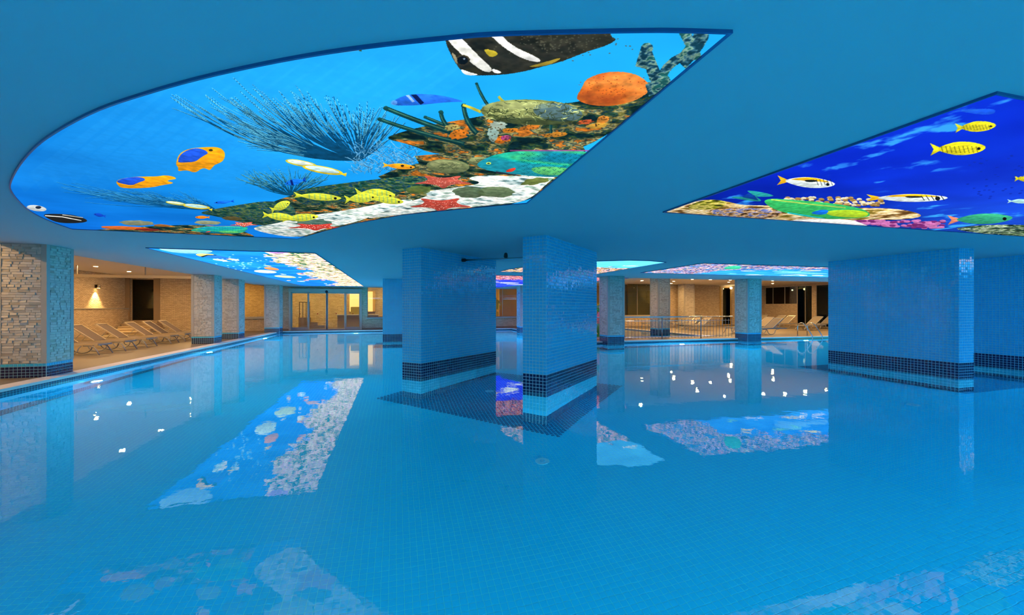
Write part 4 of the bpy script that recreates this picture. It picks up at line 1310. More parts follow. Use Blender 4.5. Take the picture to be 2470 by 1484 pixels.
    def fan(s, base, tips, n, w, col, hi, bend=.3, split=2):
        """sea fan: branches from base to points along the polyline tips"""
        tips = np.array(tips, float); seg = np.linspace(0, len(tips) - 1, n)
        for q in seg:
            i = min(int(q), len(tips) - 2); tp = tips[i] + (tips[i + 1] - tips[i]) * (q - i) + s.r.normal(0, 5, 2)
            tp = np.array(base) + (tp - base) * (.72 + .3 * s.r.random())
            mid = (np.array(base) * .45 + tp * .55) + np.array([s.r.normal(0, 10), bend * abs(tp[0] - base[0]) * .5 + s.r.normal(0, 6)])
            c = s.curve(base, mid, tp, 12)
            s.line(c, w, w * .35, col)
            s.line(c[5:] + [-.6, -.8], w * .35, w * .22, hi, .8)
            for _ in range(split):
                k = s.r.integers(3, 9); e = c[k] + (tp - c[k]) * (.6 + .4 * s.r.random()) + s.r.normal(0, 9, 2)
                cc = s.curve(c[k], (c[k] + e) / 2 + s.r.normal(0, 5, 2), e, 7)
                s.line(cc, w * .5, w * .25, col); s.line(cc[3:] + [-.5, -.7], w * .25, w * .18, hi, .7)
    def gradient(s, fn):
        """fn(U, V) in plan units gives colour"""
        vv, uu = np.meshgrid(s.v0 + (np.arange(s.h) + .5) / s.p, s.u0 + (np.arange(s.w) + .5) / s.p, indexing='ij')
        s.img[:] = fn(uu, vv)
    def material(s, name, strength):
        im = bpy.data.images.new(name, s.w, s.h, alpha=False)
        px = np.ones((s.h, s.w, 4), np.float32); px[..., :3] = np.clip(s.img, 0, 1)
        im.pixels.foreach_set(px.ravel()); im.update(); im.pack()
        m = bpy.data.materials.new(name); m.use_nodes = True; nt = m.node_tree; N, Lk = nt.nodes, nt.links
        p = N['Principled BSDF']; p.inputs['Base Color'].default_value = (.01, .01, .01, 1); p.inputs['Roughness'].default_value = .6; p.inputs['Specular IOR Level'].default_value = 0.0
        t = N.new('ShaderNodeTexImage'); t.image = im; t.interpolation = 'Linear'; t.extension = 'EXTEND'
        u = N.new('ShaderNodeUVMap'); Lk.new(u.outputs[0], t.inputs[0]); Lk.new(t.outputs[0], p.inputs['Emission Color'])
        p.inputs['Emission Strength'].default_value = strength
        return m
def ceiling_panel(label, outline, cv, strength):
    P = orient([tuple(p) for p in outline]); c = np.mean(P, 0)
    root = empty('ceiling_light_panel', UV(c[0], c[1], CEIL)); tag(root, label, 'light panel')
    bx = np.array(root.location)
    mb = MB()
    pts = [UV(u, v, CEIL - .006) - bx for u, v in P]
    uvs = [((u - cv.u0) / (cv.u1 - cv.u0), (v - cv.v0) / (cv.v1 - cv.v0)) for u, v in P]
    mb.face(pts[::-1], 0, uvs[::-1])
    mb.build('printed_film', cv.material('reef_print', strength), root)
    n = len(P); out = []
    for i in range(n):
        a, b, d = np.array(P[i - 1]), np.array(P[i]), np.array(P[(i + 1) % n])
        t1 = (b - a) / (np.linalg.norm(b - a) + 1e-9); t2 = (d - b) / (np.linalg.norm(d - b) + 1e-9)
        nn = np.array([t1[1], -t1[0]]) + np.array([t2[1], -t2[0]]); nn /= max(np.dot(nn, nn) / 2, .3)
        out.append(b + nn * .010)
    mb = MB(); zi, zo = CEIL - .014, CEIL + .002
    for i in range(n):
        j = (i + 1) % n
        a, b = UV(*P[i], zi) - bx, UV(*P[j], zi) - bx; A, B = UV(*out[i], zi) - bx, UV(*out[j], zi) - bx
        dz = EZ * (zo - zi)
        mb.face([a, A, B, b]); mb.face([A, A + dz, B + dz, B]); mb.face([a + dz, a, b, b + dz])
    mb.build('edge_trim', trim_dark, root)
    return root
def mix(a, b, t):
    a = np.array(a, np.float32) / 255; b = np.array(b, np.float32) / 255; return a * (1 - t) + b * t

# ---- print 1: the big curved reef panel overhead
o1 = [(1757, 75), (1600, 71), (1400, 74), (1190, 80), (1070, 90), (930, 105), (790, 124), (640, 151), (480, 187), (350, 224), (240, 262), (150, 308), (90, 350), (48, 398), (27, 440), (30, 460), (48, 484), (72, 506), (100, 522), (130, 535), (174, 551),
      (440, 562), (717, 575), (780, 556), (850, 538), (900, 529), (965, 517), (1015, 511.5), (1119, 501), (1196, 494), (1269, 488)]
def catmull(pts, k=4):
    out = []
    for i in range(len(pts) - 1):
        a, b, c, e = [np.array(pts[min(max(j, 0), len(pts) - 1)], float) for j in (i - 1, i, i + 1, i + 2)]
        for q in range(k):
            t = q / k
            out.append(tuple(.5 * (2 * b + (c - a) * t + (2 * a - 5 * b + 4 * c - e) * t * t + (3 * b - a - 3 * c + e) * t ** 3)))
    return out
P1 = catmull([ceil_uv(*p) for p in o1[:21]]) + [ceil_uv(*p) for p in o1[20:]]
uu = [p[0] for p in P1]; vv_ = [p[1] for p in P1]
cv = Canvas(min(uu) - .02, max(uu) + .02, min(vv_) - .02, max(vv_) + .02, 290, 3)
n1 = fbm(cv.h, cv.w, 260, 4, 5); n2 = fbm(cv.h, cv.w, 90, 5, 6, ax=3.0)
def bg1(U, V):
    t = np.clip((U + 4.6) / 6.0, 0, 1)[..., None]
    base = mix((10, 105, 205), (30, 172, 246), t)
    far = np.clip((V - 4.5) / 2.6, 0, 1)[..., None] * .35
    base = base * (1 - far) + mix((6, 80, 190), (6, 80, 190), t * 0) * far
    return np.clip(base + ((n1 - .5) * .22 + (n2 - .5) * .10)[..., None] * np.array([.25, .8, 1.0]), 0, 1)
cv.gradient(bg1)
# soft rays
for k in range(16):
    a = (520 + 50 * k, 60); b = (40 + 46 * k, 440)
    cv.line([a, b], 26, 60, (70, 175, 245), .07)
reefdark = cv.tex([(8, 30, 34), (22, 52, 40), (60, 74, 30), (10, 44, 60), (96, 92, 40), (150, 140, 90), (30, 60, 60), (190, 110, 30)], 22, 1.3, 21, 3.0, 5)
fine = fbm(cv.h, cv.w, 7, 3, 31); reefdark = np.clip(reefdark * (0.55 + .95 * fine[..., None]), 0, 1)
sand = cv.tex([(60, 90, 90), (170, 196, 196), (235, 240, 232), (250, 248, 240), (180, 200, 190), (120, 150, 130)], 20, 1.6, 22, 1.7, 6)
grassy = cv.tex([(10, 46, 50), (40, 80, 40), (20, 70, 90), (110, 120, 40), (14, 60, 90)], 14, 1.0, 23, 3.0, 4)
teal = (9, 74, 116); hi = (120, 206, 226)
# distant sea whips at the far left
cv.fan(np.array([520., 505.]), [(110, 448), (170, 452), (260, 455), (330, 462), (420, 470), (470, 474)], 46, 2.2, (8, 84, 140), (70, 160, 205), .1, 2)
cv.fan(np.array([700., 470.]), [(560, 420), (600, 408), (660, 405), (740, 410), (800, 420)], 40, 2.4, (10, 76, 112), (110, 180, 170), .1, 2)
# big sea fan
cv.fan(np.array([867., 384.]), [(405, 232), (430, 212), (500, 204), (560, 198), (640, 214), (700, 210), (760, 222), (830, 232), (890, 246), (940, 258), (985, 285)], 62, 4.4, teal, hi, .38, 2)
cv.fan(np.array([867., 384.]), [(560, 330), (545, 300), (520, 270)], 26, 3.2, teal, hi, .15, 2)
for _ in range(300):
    q = np.array([cv.r.uniform(850, 1010), cv.r.uniform(352, 420)]); e = q + np.array([cv.r.uniform(-30, 20), cv.r.uniform(-22, -4)])
    cv.line(cv.curve(q, (q + e) / 2 + cv.r.normal(0, 4, 2), e, 5), 1.3, .8, (110, 170, 205) if cv.r.random() < .6 else (40, 110, 160))
# reef masses
cv.poly([(1410, 360), (1300, 368), (1180, 372), (1050, 372), (985, 345), (925, 332), (960, 318), (1030, 300), (1090, 290), (1150, 280), (1280, 250), (1400, 245), (1500, 210), (1560, 190), (1620, 210), (1560, 255)], reefdark)
cv.hard([(1000, 374), (1100, 366), (1180, 352), (1400, 340), (1412, 362), (1400, 396), (1300, 424), (1180, 424), (1050, 432), (930, 438), (912, 424), (960, 404), (1010, 392)], reefdark)
cv.poly([(1400, 395), (1200, 420), (1050, 432), (930, 440), (780, 452), (700, 470), (640, 492), (620, 530), (700, 580), (850, 545), (1280, 495)], reefdark)
cv.poly([(640, 580), (560, 545), (430, 540), (260, 552), (170, 556), (240, 570), (500, 590)], reefdark)
cv.poly([(700, 470), (720, 455), (830, 440), (930, 428), (1000, 420), (1060, 430), (980, 462), (860, 480), (740, 500)], grassy)
cv.poly([(620, 545), (520, 520), (470, 512), (560, 495), (660, 480), (720, 500), (700, 540)], grassy)
# upright dark branches
for a, c, b, w in (((1130, 330), (1030, 300), (930, 258), 13), ((1120, 345), (1010, 320), (915, 285), 11), ((1120, 320), (1075, 300), (1025, 280), 9), ((1150, 320), (1120, 290), (1118, 252), 13), ((1110, 330), (1065, 300), (1063, 268), 12), ((1180, 256), (1160, 230), (1149, 199), 8), ((1330, 330), (1325, 290), (1330, 270), 7)):
    cv.line(cv.curve(a, c, b), w, w * .8, (12, 58, 62)); cv.line(cv.curve(a, c, b) + [-2, -2], w * .3, w * .2, (70, 120, 96), .8)
    cv.ell(b[0], b[1], w * .5, w * .42, 0, (20, 70, 70))
for a, c, b in (((1160, 268), (1140, 258), (1115, 250)), ((1220, 245), (1208, 240), (1202, 229))):
    cv.line(cv.curve(a, c, b), 7, 6, (196, 190, 60))
# orange and yellow growths
for x, y, rx, ry, c in ((1105, 322, 22, 12, (222, 120, 20)), (1090, 305, 18, 8, (190, 170, 90)), (1210, 334, 22, 9, (230, 120, 20)), (1230, 312, 20, 5, (226, 130, 20)), (1275, 306, 24, 5, (190, 110, 30)), (1220, 330, 12, 6, (170, 60, 130)), (1440, 300, 26, 7, (200, 150, 50)), (1455, 285, 16, 9, (214, 130, 40)), (1410, 292, 20, 5, (214, 90, 40)), (1490, 240, 22, 10, (90, 90, 40)), (1340, 322, 30, 6, (190, 120, 30)), (1200, 300, 20, 12, (176, 196, 180)), (1188, 322, 14, 16, (150, 180, 170))):
    cv.ell(x, y, rx, ry, -6, c, .9, wob=.12)
    for _ in range(10): cv.ell(x + cv.r.normal(0, rx * .5), y + cv.r.normal(0, ry * .5), 2.4, 1.6, 0, (60, 40, 20), .6, 6)
# large brain coral with its maze
cv.ell(1284, 268, 126, 31, 2, (116, 124, 66)); cv.ell(1262, 262, 96, 24, 2, (150, 158, 92)); cv.ell(1345, 268, 60, 22, 6, (70, 104, 124), .8)
for k in range(150):
    x = 1284 + cv.r.uniform(-112, 112); y = 268 + cv.r.uniform(-1, 1) * 26 * math.sqrt(max(0, 1 - ((x - 1284) / 122) ** 2))
    a = cv.r.random() * 6.28; d = np.array([math.cos(a) * 9, math.sin(a) * 4])
    cv.line(cv.curve((x, y), np.array([x, y]) + d + cv.r.normal(0, 4, 2), np.array([x, y]) + d * 1.9, 6), 1.5, 1.5, (52, 66, 36) if k % 3 else (196, 206, 130))
cv.ell(1250, 252, 90, 9, 0, (206, 214, 150), .28); cv.ell(1290, 290, 110, 8, 2, (20, 34, 20), .45)
# lower brain corals
for x, y, rx, ry in ((1080, 399, 52, 17), (1160, 388, 30, 12), (1175, 466, 45, 17), (1230, 470, 30, 10)):
    cv.ell(x, y, rx, ry, 3, (110, 120, 78)); cv.ell(x - 5, y - 4, rx * .75, ry * .6, 3, (150, 156, 104), .8)
    for _ in range(26): cv.line([(x + cv.r.uniform(-rx, rx) * .7, y + cv.r.uniform(-ry, ry) * .6), (x + cv.r.uniform(-rx, rx) * .7, y + cv.r.uniform(-ry, ry) * .6)][:1] * 1 + [(x + cv.r.uniform(-rx, rx) * .5, y + cv.r.uniform(-ry, ry) * .6)], 1.0, .8, (60, 72, 44), .7)
# sand shelves
cv.poly([(1395, 385), (1330, 430), (1275, 484), (1200, 492), (1060, 505), (940, 520), (870, 528), (960, 492), (1040, 470), (1010, 462), (1090, 452), (1170, 440), (1120, 428), (1170, 420), (1260, 425)], sand)
cv.poly([(860, 535), (790, 548), (720, 574), (640, 562), (600, 548), (680, 536), (700, 524), (770, 516), (880, 498), (960, 480), (1010, 480), (920, 510)], sand)
cv.ell(1130, 462, 40, 14, 2, (70, 90, 60), .9, wob=.08); cv.ell(1195, 462, 44, 13, 0, (84, 104, 66), .9, wob=.08); cv.ell(760, 536, 40, 9, 0, (50, 84, 70), .8, wob=.1)
cv.ell(1290, 436, 34, 8, -10, (96, 110, 40), .9, wob=.1); cv.ell(1010, 456, 30, 10, 0, (90, 110, 50), .8, wob=.1)
# orange sponge
sp_ = [(1388, 232), (1404, 207), (1412, 186), (1466, 168), (1527, 172), (1560, 192), (1570, 212), (1542, 236), (1496, 250), (1458, 254), (1420, 250), (1398, 242)]
cv.poly(sp_, cv.tex([(170, 74, 20), (214, 108, 30), (232, 140, 60), (196, 92, 30)], 60, 1.2, 41, 2.2, 5))
for _ in range(70): cv.ell(1480 + cv.r.normal(0, 40), 212 + cv.r.normal(0, 14), 1.6, 1.1, 0, (150, 50, 14), .8, 6)
# teal knobbly coral at the tip
knob = cv.tex([(16, 56, 74), (60, 110, 130), (140, 176, 150), (30, 90, 90)], 7, 1, 42, 3, 3)
for pts, w in ((((1590, 215), (1580, 180), (1560, 130)), 30), (((1545, 160), (1552, 135), (1560, 112)), 28), (((1590, 200), (1600, 150), (1650, 132)), 22), (((1640, 150), (1670, 120), (1690, 84)), 36), (((1680, 140), (1670, 110), (1650, 74)), 26), (((1560, 215), (1610, 200), (1600, 190)), 30)):
    c = cv.curve(*pts, 8); L, R = [], []
    for i, p in enumerate(c):
        t = c[min(i + 1, 7)] - c[max(i - 1, 0)]; t /= np.linalg.norm(t); nn = np.array([-t[1], t[0]]) * w / 2; L.append(tuple(p + nn)); R.append(tuple(p - nn))
    cv.fill([cv.pt(p) for p in L + R[::-1]], knob); cv.ell(c[-1][0], c[-1][1], w * .52, w * .45, 0, knob)
# angelfish
cv.poly([(1068, 70), (1076, 104), (1083, 120), (1096, 146), (1112, 168), (1128, 178), (1158, 179), (1215, 177), (1265, 169), (1304, 158), (1352, 146), (1419, 119), (1458, 108), (1488, 92), (1472, 84), (1466, 60), (1250, 50), (1100, 56)], cv.tex([(22, 22, 14), (52, 50, 36), (34, 34, 24), (60, 56, 30)], 26, 1.4, 43, 2.0, 4))
for _ in range(170): cv.ell(1330 + cv.r.normal(0, 70), 98 + cv.r.normal(0, 18), 2.3, 1.6, 0, (84, 82, 62), .8, 6)
cv.poly([(1074, 74), (1100, 74), (1150, 128), (1186, 160), (1184, 172), (1160, 168), (1110, 126), (1080, 96)], (245, 245, 235))
cv.poly([(1108, 162), (1130, 170), (1160, 178), (1120, 179)], (240, 240, 235)); cv.poly([(1184, 160), (1215, 172), (1190, 175)], (240, 240, 235))
cv.poly([(1170, 70), (1198, 70), (1232, 106), (1304, 138), (1302, 148), (1262, 140), (1214, 112)], (245, 245, 240))
cv.ell(1115, 142, 18, 13, 0, (60, 54, 36)); cv.ell(1115, 142, 13, 10, 0, (10, 12, 14)); cv.ell(1119, 138, 3, 2.5, 0, (120, 140, 150))
cv.poly([(1162, 112), (1198, 120), (1200, 130), (1180, 136)], (190, 170, 40))
cv.poly([(1270, 158), (1300, 150), (1361, 132), (1330, 152), (1296, 158)], (150, 130, 40)); cv.poly([(1086, 120), (1100, 130), (1104, 156), (1094, 140)], (150, 140, 110))
# blue wrasse
cv.poly([(944, 245), (958, 234), (985, 225), (1020, 223), (1070, 228), (1100, 236), (1122, 243), (1090, 243), (1050, 246), (1010, 251), (970, 252), (950, 251)], (36, 110, 232))
cv.hard([(990, 225), (1004, 225), (1022, 245), (1014, 250), (1002, 238)], (10, 24, 80)); cv.hard([(978, 227), (986, 226), (1000, 242), (994, 244)], (150, 190, 240)); cv.ell(950, 245, 8, 6, 0, (110, 170, 245), .7)
# pair of half blue, half orange fish
cv.poly([(425, 388), (432, 368), (455, 356), (500, 352), (530, 353), (543, 366), (540, 384), (528, 392), (516, 396), (506, 410), (496, 404), (486, 404), (470, 416), (450, 408), (428, 412), (430, 402), (424, 396)], (244, 160, 10))
cv.poly([(428, 388), (434, 370), (455, 358), (480, 354), (506, 366), (486, 376), (472, 388), (448, 390), (432, 390)], (32, 84, 214)); cv.ell(508, 360, 5, 3, 0, (60, 50, 20))
cv.poly([(279, 437), (288, 430), (320, 425), (352, 424), (378, 424), (402, 420), (432, 429), (396, 434), (424, 440), (390, 445), (370, 450), (330, 453), (292, 452), (284, 445)], (244, 160, 10))
cv.poly([(279, 437), (290, 430), (320, 425), (344, 426), (352, 433), (330, 440), (318, 446), (296, 442)], (32, 84, 214))
# small fishes
def flat(x, y, L, H, a, body, edge):
    cv.ell(x, y, L / 2, H / 2, a, edge); cv.ell(x - 1, y - 1, L * .42, H * .34, a, body); cv.hard([(x + L * .42, y + L * .10), (x + L * .58, y + L * .07), (x + L * .56, y + L * .16)], edge)
flat(726, 392, 78, 15, 10, (226, 240, 226), (216, 206, 60)); flat(778, 408, 100, 18, 10, (200, 232, 230), (226, 200, 40))
flat(424, 489, 50, 8, 8, (215, 235, 190), (214, 204, 60)); flat(474, 497, 66, 11, 6, (190, 232, 226), (226, 200, 40))
cv.fish(712, 437, 54, 16, -12, (22, 120, 238), tail=(10, 60, 180), band=(10, 30, 110)); cv.fish(540, 486, 50, 9, -6, (22, 110, 240), tail=(10, 80, 220)); cv.fish(240, 518, 30, 9, 10, (20, 70, 200))
for x, y, L, H, a in ((766, 473, 118, 19, 4), (676, 496, 52, 22, -24), (672, 521, 80, 20, 6), (724, 524, 90, 20, -4), (905, 468, 100, 32, 3), (930, 480, 90, 20, 8), (870, 476, 80, 26, -6)):
    cv.fish(x, y, L, H, 180 + a, (210, 214, 58), tail=(196, 200, 50), stripes=((158, 190, 90), 5))
cv.fish(962, 399, 80, 15, 180 + 4, (246, 160, 26), tail=(246, 180, 30)); cv.ell(970, 398, 4, 2.5, 0, (30, 20, 10)); cv.fish(488, 523, 36, 8, 0, (240, 130, 16))
# striped dark fish and pale head at the far left
cv.poly([(98, 516), (130, 514), (180, 517), (212, 529), (206, 536), (160, 538), (130, 534)], (34, 30, 26)); cv.line([(108, 519), (150, 522), (196, 531)], 2, 2, (226, 226, 220)); cv.line([(150, 517), (200, 524)], 1.6, 1.6, (200, 200, 190)); cv.ell(88, 501, 24, 7, 8, (200, 206, 206)); cv.ell(92, 499, 7, 3.5, 0, (30, 40, 60))
# corals along the far edge
for x, y, rx, ry, c in ((330, 537, 42, 6, (130, 130, 96)), (300, 549, 58, 4.5, (214, 100, 26)), (355, 553, 30, 3, (120, 30, 20)), (500, 536, 32, 5, (150, 150, 110)), (390, 543, 20, 3, (150, 90, 30)), (560, 526, 24, 5, (84, 74, 40))):
    cv.ell(x, y, rx, ry, 2, c, .95, wob=.06)
# parrotfishes
def parrot(x0, x1, yc, h):
    s = (x1 - x0)
    X_ = lambda t: x0 + s * t
    cv.poly([(X_(0), yc + .05 * h), (X_(.06), yc - .18 * h), (X_(.2), yc - .42 * h), (X_(.45), yc - .55 * h), (X_(.8), yc - .55 * h), (X_(1.0), yc - .5 * h), (X_(.95), yc + .2 * h), (X_(.8), yc + .5 * h), (X_(.55), yc + .5 * h), (X_(.3), yc + .38 * h), (X_(.1), yc + .25 * h)], cv.tex([(30, 150, 170), (20, 176, 166), (60, 190, 130), (16, 120, 150)], 70, 2, 44, 2.4, 2))
    cv.poly([(X_(.45), yc + .1 * h), (X_(.8), yc + .1 * h), (X_(.85), yc + .42 * h), (X_(.55), yc + .45 * h)], (110, 200, 90), .75)
    for i in range(13):
        for j in range(6):
            x = X_(.40 + .045 * i); y = yc - .42 * h + h * .155 * j + (i % 2) * h * .07
            cv.line([(x, y), (x + s * .018, y + h * .05), (x + s * .03, y + h * .0)], h * .02, h * .02, (10, 84, 84), .8)
    cv.ell(X_(.115), yc - .03 * h, h * .10, h * .045, 0, (200, 220, 80)); cv.ell(X_(.115), yc - .03 * h, h * .05, h * .025, 0, (20, 40, 40))
    cv.poly([(X_(.28), yc + .2 * h), (X_(.36), yc + .12 * h), (X_(.33), yc + .3 * h), (X_(.26), yc + .32 * h)], (214, 60, 40)); cv.line([(X_(.18), yc + .32 * h), (X_(.4), yc + .46 * h)], h * .08, h * .02, (40, 40, 50))
    cv.line([(X_(.3), yc - .53 * h), (X_(1.0), yc - .53 * h)], h * .05, h * .05, (170, 70, 150), .8)
parrot(1146, 1424, 394, 62); parrot(458, 600, 554, 18)
# starfishes
cv.star(1068, 436, 86, 20, (190, 84, 68), (244, 190, 170)); cv.star(1062, 492, 92, 22, (176, 66, 52), (240, 180, 160)); cv.star(588, 540, 42, 8, (206, 84, 64), (240, 180, 160)); cv.star(760, 546, 84, 11, (196, 56, 44), (240, 180, 160))
# green-white fish cut by the upper edge
cv.poly([(794, 124), (810, 116), (870, 108), (925, 104), (900, 112), (850, 120), (800, 126)], (166, 206, 150)); cv.hard([(866, 105), (872, 105), (872, 120), (866, 120)], (60, 90, 60))
ceiling_panel('huge curved backlit reef print with angelfish and sea fan, nearest overhead', P1, cv, PANEL_NEAR)

# ---- print 2: royal blue panel at the upper right
P2 = [(2.84, 1.40), (2.84, 4.09), (9.6, 4.09), (9.6, 1.40)]
cv = Canvas(2.8, 9.64, 1.36, 4.13, 250, 8)
n1 = fbm(cv.h, cv.w, 150, 4, 51, ax=1.6); n3 = fbm(cv.h, cv.w, 46, 5, 53)
def bg2(U, V):
    t = np.clip((U - 3.4) / 3.2, 0, 1)[..., None]; t2 = np.clip((V - 2.7) / 1.3, 0, 1)[..., None]
    b = mix((8, 34, 190), (30, 84, 240), t) * (1 - .35 * t2)
    return np.clip(b + ((n1 - .5) * .32)[..., None] * np.array([.1, .5, 1.0]), 0, 1)
cv.gradient(bg2)
gl = np.clip((n3 - .60) * 9, 0, 1) * np.clip((n1 - .47) * 8, 0, 1)
cv.img[:] = cv.img * (1 - gl[..., None] * .8) + np.array([.25, .72, .98], np.float32) * gl[..., None] * .8
cream = cv.tex([(90, 60, 20), (190, 150, 90), (240, 226, 190), (214, 180, 110), (120, 100, 30)], 30, 1.4, 61, 2.6, 4)
olive = cv.tex([(40, 44, 8), (150, 150, 30), (220, 200, 110), (110, 116, 20)], 20, 1.4, 62, 2.6, 4)
purp = cv.tex([(120, 30, 100), (196, 110, 170), (236, 190, 220), (150, 60, 130)], 16, 1.2, 63, 2.8, 4)
cv.poly([(1590, 516), (1640, 496), (1700, 478), (1755, 484), (1790, 494), (1860, 494), (1990, 500), (2140, 500), (2200, 508), (2230, 520), (2190, 528), (2130, 530), (1940, 534), (1760, 524)], cream)
cv.poly([(1650, 500), (1700, 478), (1760, 484), (1740, 500), (1690, 506)], olive)
cv.ell(1800, 512, 90, 12, 2, cv.tex([(60, 40, 24), (180, 130, 70), (220, 190, 150), (90, 100, 160)], 12, 1, 64, 3, 3))
for k in range(90):
    x = 1895 + 235 * cv.r.random(); y = 474 + 22 * cv.r.random(); cv.ell(x, y, 7, 3.4, 0, (236, 220, 180) if k % 3 else (180, 140, 70), .95, 8); cv.ell(x + 3, y + 2.6, 5, 1.6, 0, (100, 66, 26), .6, 7)
for k in range(120):
    x = 2060 + 215 * cv.r.random(); y = 531 + 18 * cv.r.random() * min(1, (x - 2040) / 120); cv.ell(x, y, 8, 3, 0, (196, 110, 170) if k % 3 else (120, 40, 110), .95, 8)
cv.poly([(1890, 528), (2050, 527), (2080, 538), (2100, 546), (1960, 540)], (236, 236, 232))
cv.poly([(2290, 552), (2350, 543), (2440, 540), (2600, 548), (2600, 580), (2400, 566)], cv.tex([(10, 24, 30), (80, 120, 60), (210, 220, 190), (20, 60, 50)], 16, 1.3, 65, 3, 4))
# green parrotfish
cv.poly([(1747, 472), (1800, 482), (1845, 486), (1812, 466), (1798, 456), (1850, 464), (1876, 474)], (36, 150, 150)); cv.hard([(1790, 474), (1830, 482), (1820, 470), (1806, 464)], (14, 60, 150))
cv.poly([(1838, 484), (1860, 477), (1900, 480), (1960, 484), (2030, 492), (2080, 502), (2100, 514), (2096, 522), (2060, 526), (1990, 528), (1920, 518), (1870, 506)], (52, 176, 92))
cv.poly([(1990, 508), (2040, 504), (2088, 508), (2098, 518), (2070, 525), (2000, 520)], (170, 204, 40)); cv.poly([(1950, 514), (1980, 504), (2002, 506), (1990, 518)], (20, 110, 220)); cv.line([(1860, 480), (1960, 492), (2040, 500)], 3, 3, (200, 220, 90), .8); cv.line([(1900, 512), (1990, 526)], 3, 2, (30, 180, 190))
# butterflyfishes
def bfly(x, y, L, H, a, dark=(50, 60, 6)):
    cv.fish(x, y, L, H, 180 + a, (232, 220, 26), tail=(232, 220, 26))
    ca = math.radians(a)
    for k in range(9):
        q = -.16 + .055 * k; px = x - L * .06 + L * q * 1.4; cv.line([(px - 3, y - H * .16), (px + 2, y + H * .3)], L * .012, L * .012, dark, .85)
bfly(2354, 303, 100, 28, -4); bfly(2312, 356, 136, 36, -2, (80, 80, 0)); bfly(2475, 429, 56, 18, 0)
def white_b(x, y, L, H, a):
    cv.fish(x, y, L, H, 180 + a, (226, 238, 236), tail=(236, 180, 20), belly=(240, 186, 20))
    cv.poly([(x - L * .28, y - H * .22), (x - L * .1, y - H * .40), (x + L * .2, y - H * .3), (x + L * .04, y - H * .12)], (238, 180, 20)); cv.poly([(x - L * .06, y - H * .18), (x + L * .12, y - H * .24), (x + L * .22, y - H * .08), (x + L * .02, y + H * .02)], (20, 24, 20))
    for k in range(5): cv.line([(x + L * (.16 + .06 * k), y - H * .26), (x + L * (.20 + .06 * k), y + H * .28)], L * .010, L * .010, (30, 40, 50), .9)
white_b(1946, 438, 142, 28, 4); white_b(2190, 476, 200, 21, 0)
cv.fish(2366, 527, 160, 28, 180 - 2, (50, 160, 120), tail=(220, 130, 100), belly=(60, 180, 130)); cv.fish(2460, 484, 60, 12, 180, (170, 220, 220))
for k in range(40): cv.ell(2330 + 140 * cv.r.random(), 370 + 110 * cv.r.random(), 4, 1.6, -6, (16, 40, 170), .8, 8)
cv.poly([(2310, 262), (2405, 258), (2396, 276), (2330, 270)], (40, 120, 240), .55)
ceiling_panel('royal blue backlit fish print with yellow butterflyfish at the upper right', P2, cv, PANEL_RIGHT)

# ---- generic reef scene painted in plan coordinates (smaller far prints)
def reef_print(u0, u1, v0, v1, ppu, seed, sea0, sea1, fr, palette, fish_cols, nf, spots=True, axis='u', size=.35):
    """fr(U,V) > 0 marks reef"""
    cv = Canvas(u0, u1, v0, v1, ppu, seed); cv.map = lambda a, b: (a, b)
    n1 = fbm(cv.h, cv.w, .5 * ppu, 4, seed + 1); n2 = fbm(cv.h, cv.w, .22 * ppu, 4, seed + 2); n3 = fbm(cv.h, cv.w, .07 * ppu, 3, seed + 3)
    reef = cv.tex(palette, .10 * ppu, 1.0, seed + 4, 3.6, 4) * (.62 + .7 * n3[..., None])
    def fn(U, V):
        t = np.clip((V - v0) / (v1 - v0), 0, 1)[..., None]
        sea = mix(sea0, sea1, t) + ((n1 - .5) * .35)[..., None] * np.array([.3, .7, .8])
        m = (fr(U, V) + (n2 - .5) * .9) > 0
        return np.clip(np.where(m[..., None], reef, sea), 0, 1)
    cv.gradient(fn)
    vv, uu = np.meshgrid(v0 + (np.arange(cv.h) + .5) / ppu, u0 + (np.arange(cv.w) + .5) / ppu, indexing='ij')
    R = fr(uu, vv)
    for k in range(nf):
        for _ in range(30):
            u, v = cv.r.uniform(u0 + .2, u1 - .2), cv.r.uniform(v0 + .2, v1 - .2)
            if R[int((v - v0) * ppu), int((u - u0) * ppu)] < -.1: break
        c = fish_cols[k % len(fish_cols)]; L = cv.r.uniform(.6, 1.2) * size
        cv.fish(u, v, L, L * .42, cv.r.uniform(-20, 20) + (180 if cv.r.random() < .5 else 0) + (90 if axis == 'v' else 0), c[0], tail=c[1], back=c[1])
    if spots:
        for k in range(int((u1 - u0) * (v1 - v0) * 22)):
            u, v = cv.r.uniform(u0, u1 - .02), cv.r.uniform(v0, v1 - .02)
            if R[min(cv.h - 1, int((v - v0) * ppu)), min(cv.w - 1, int((u - u0) * ppu))] > .12:
                c = [(226, 84, 60), (240, 190, 190), (236, 226, 160), (190, 150, 210)][cv.r.integers(0, 4)]
                cv.ell(u, v, cv.r.uniform(.02, .06), cv.r.uniform(.015, .03), cv.r.uniform(0, 180), c, .9, 9, .12)
    return cv
pal_w = [(30, 90, 70), (110, 130, 60), (226, 206, 120), (240, 226, 190), (236, 150, 110), (240, 220, 226), (200, 120, 170), (250, 236, 200)]
fc = [((236, 206, 90), (230, 160, 60)), ((230, 240, 240), (240, 200, 60)), ((180, 220, 220), (250, 250, 240)), ((236, 170, 120), (210, 90, 60))]
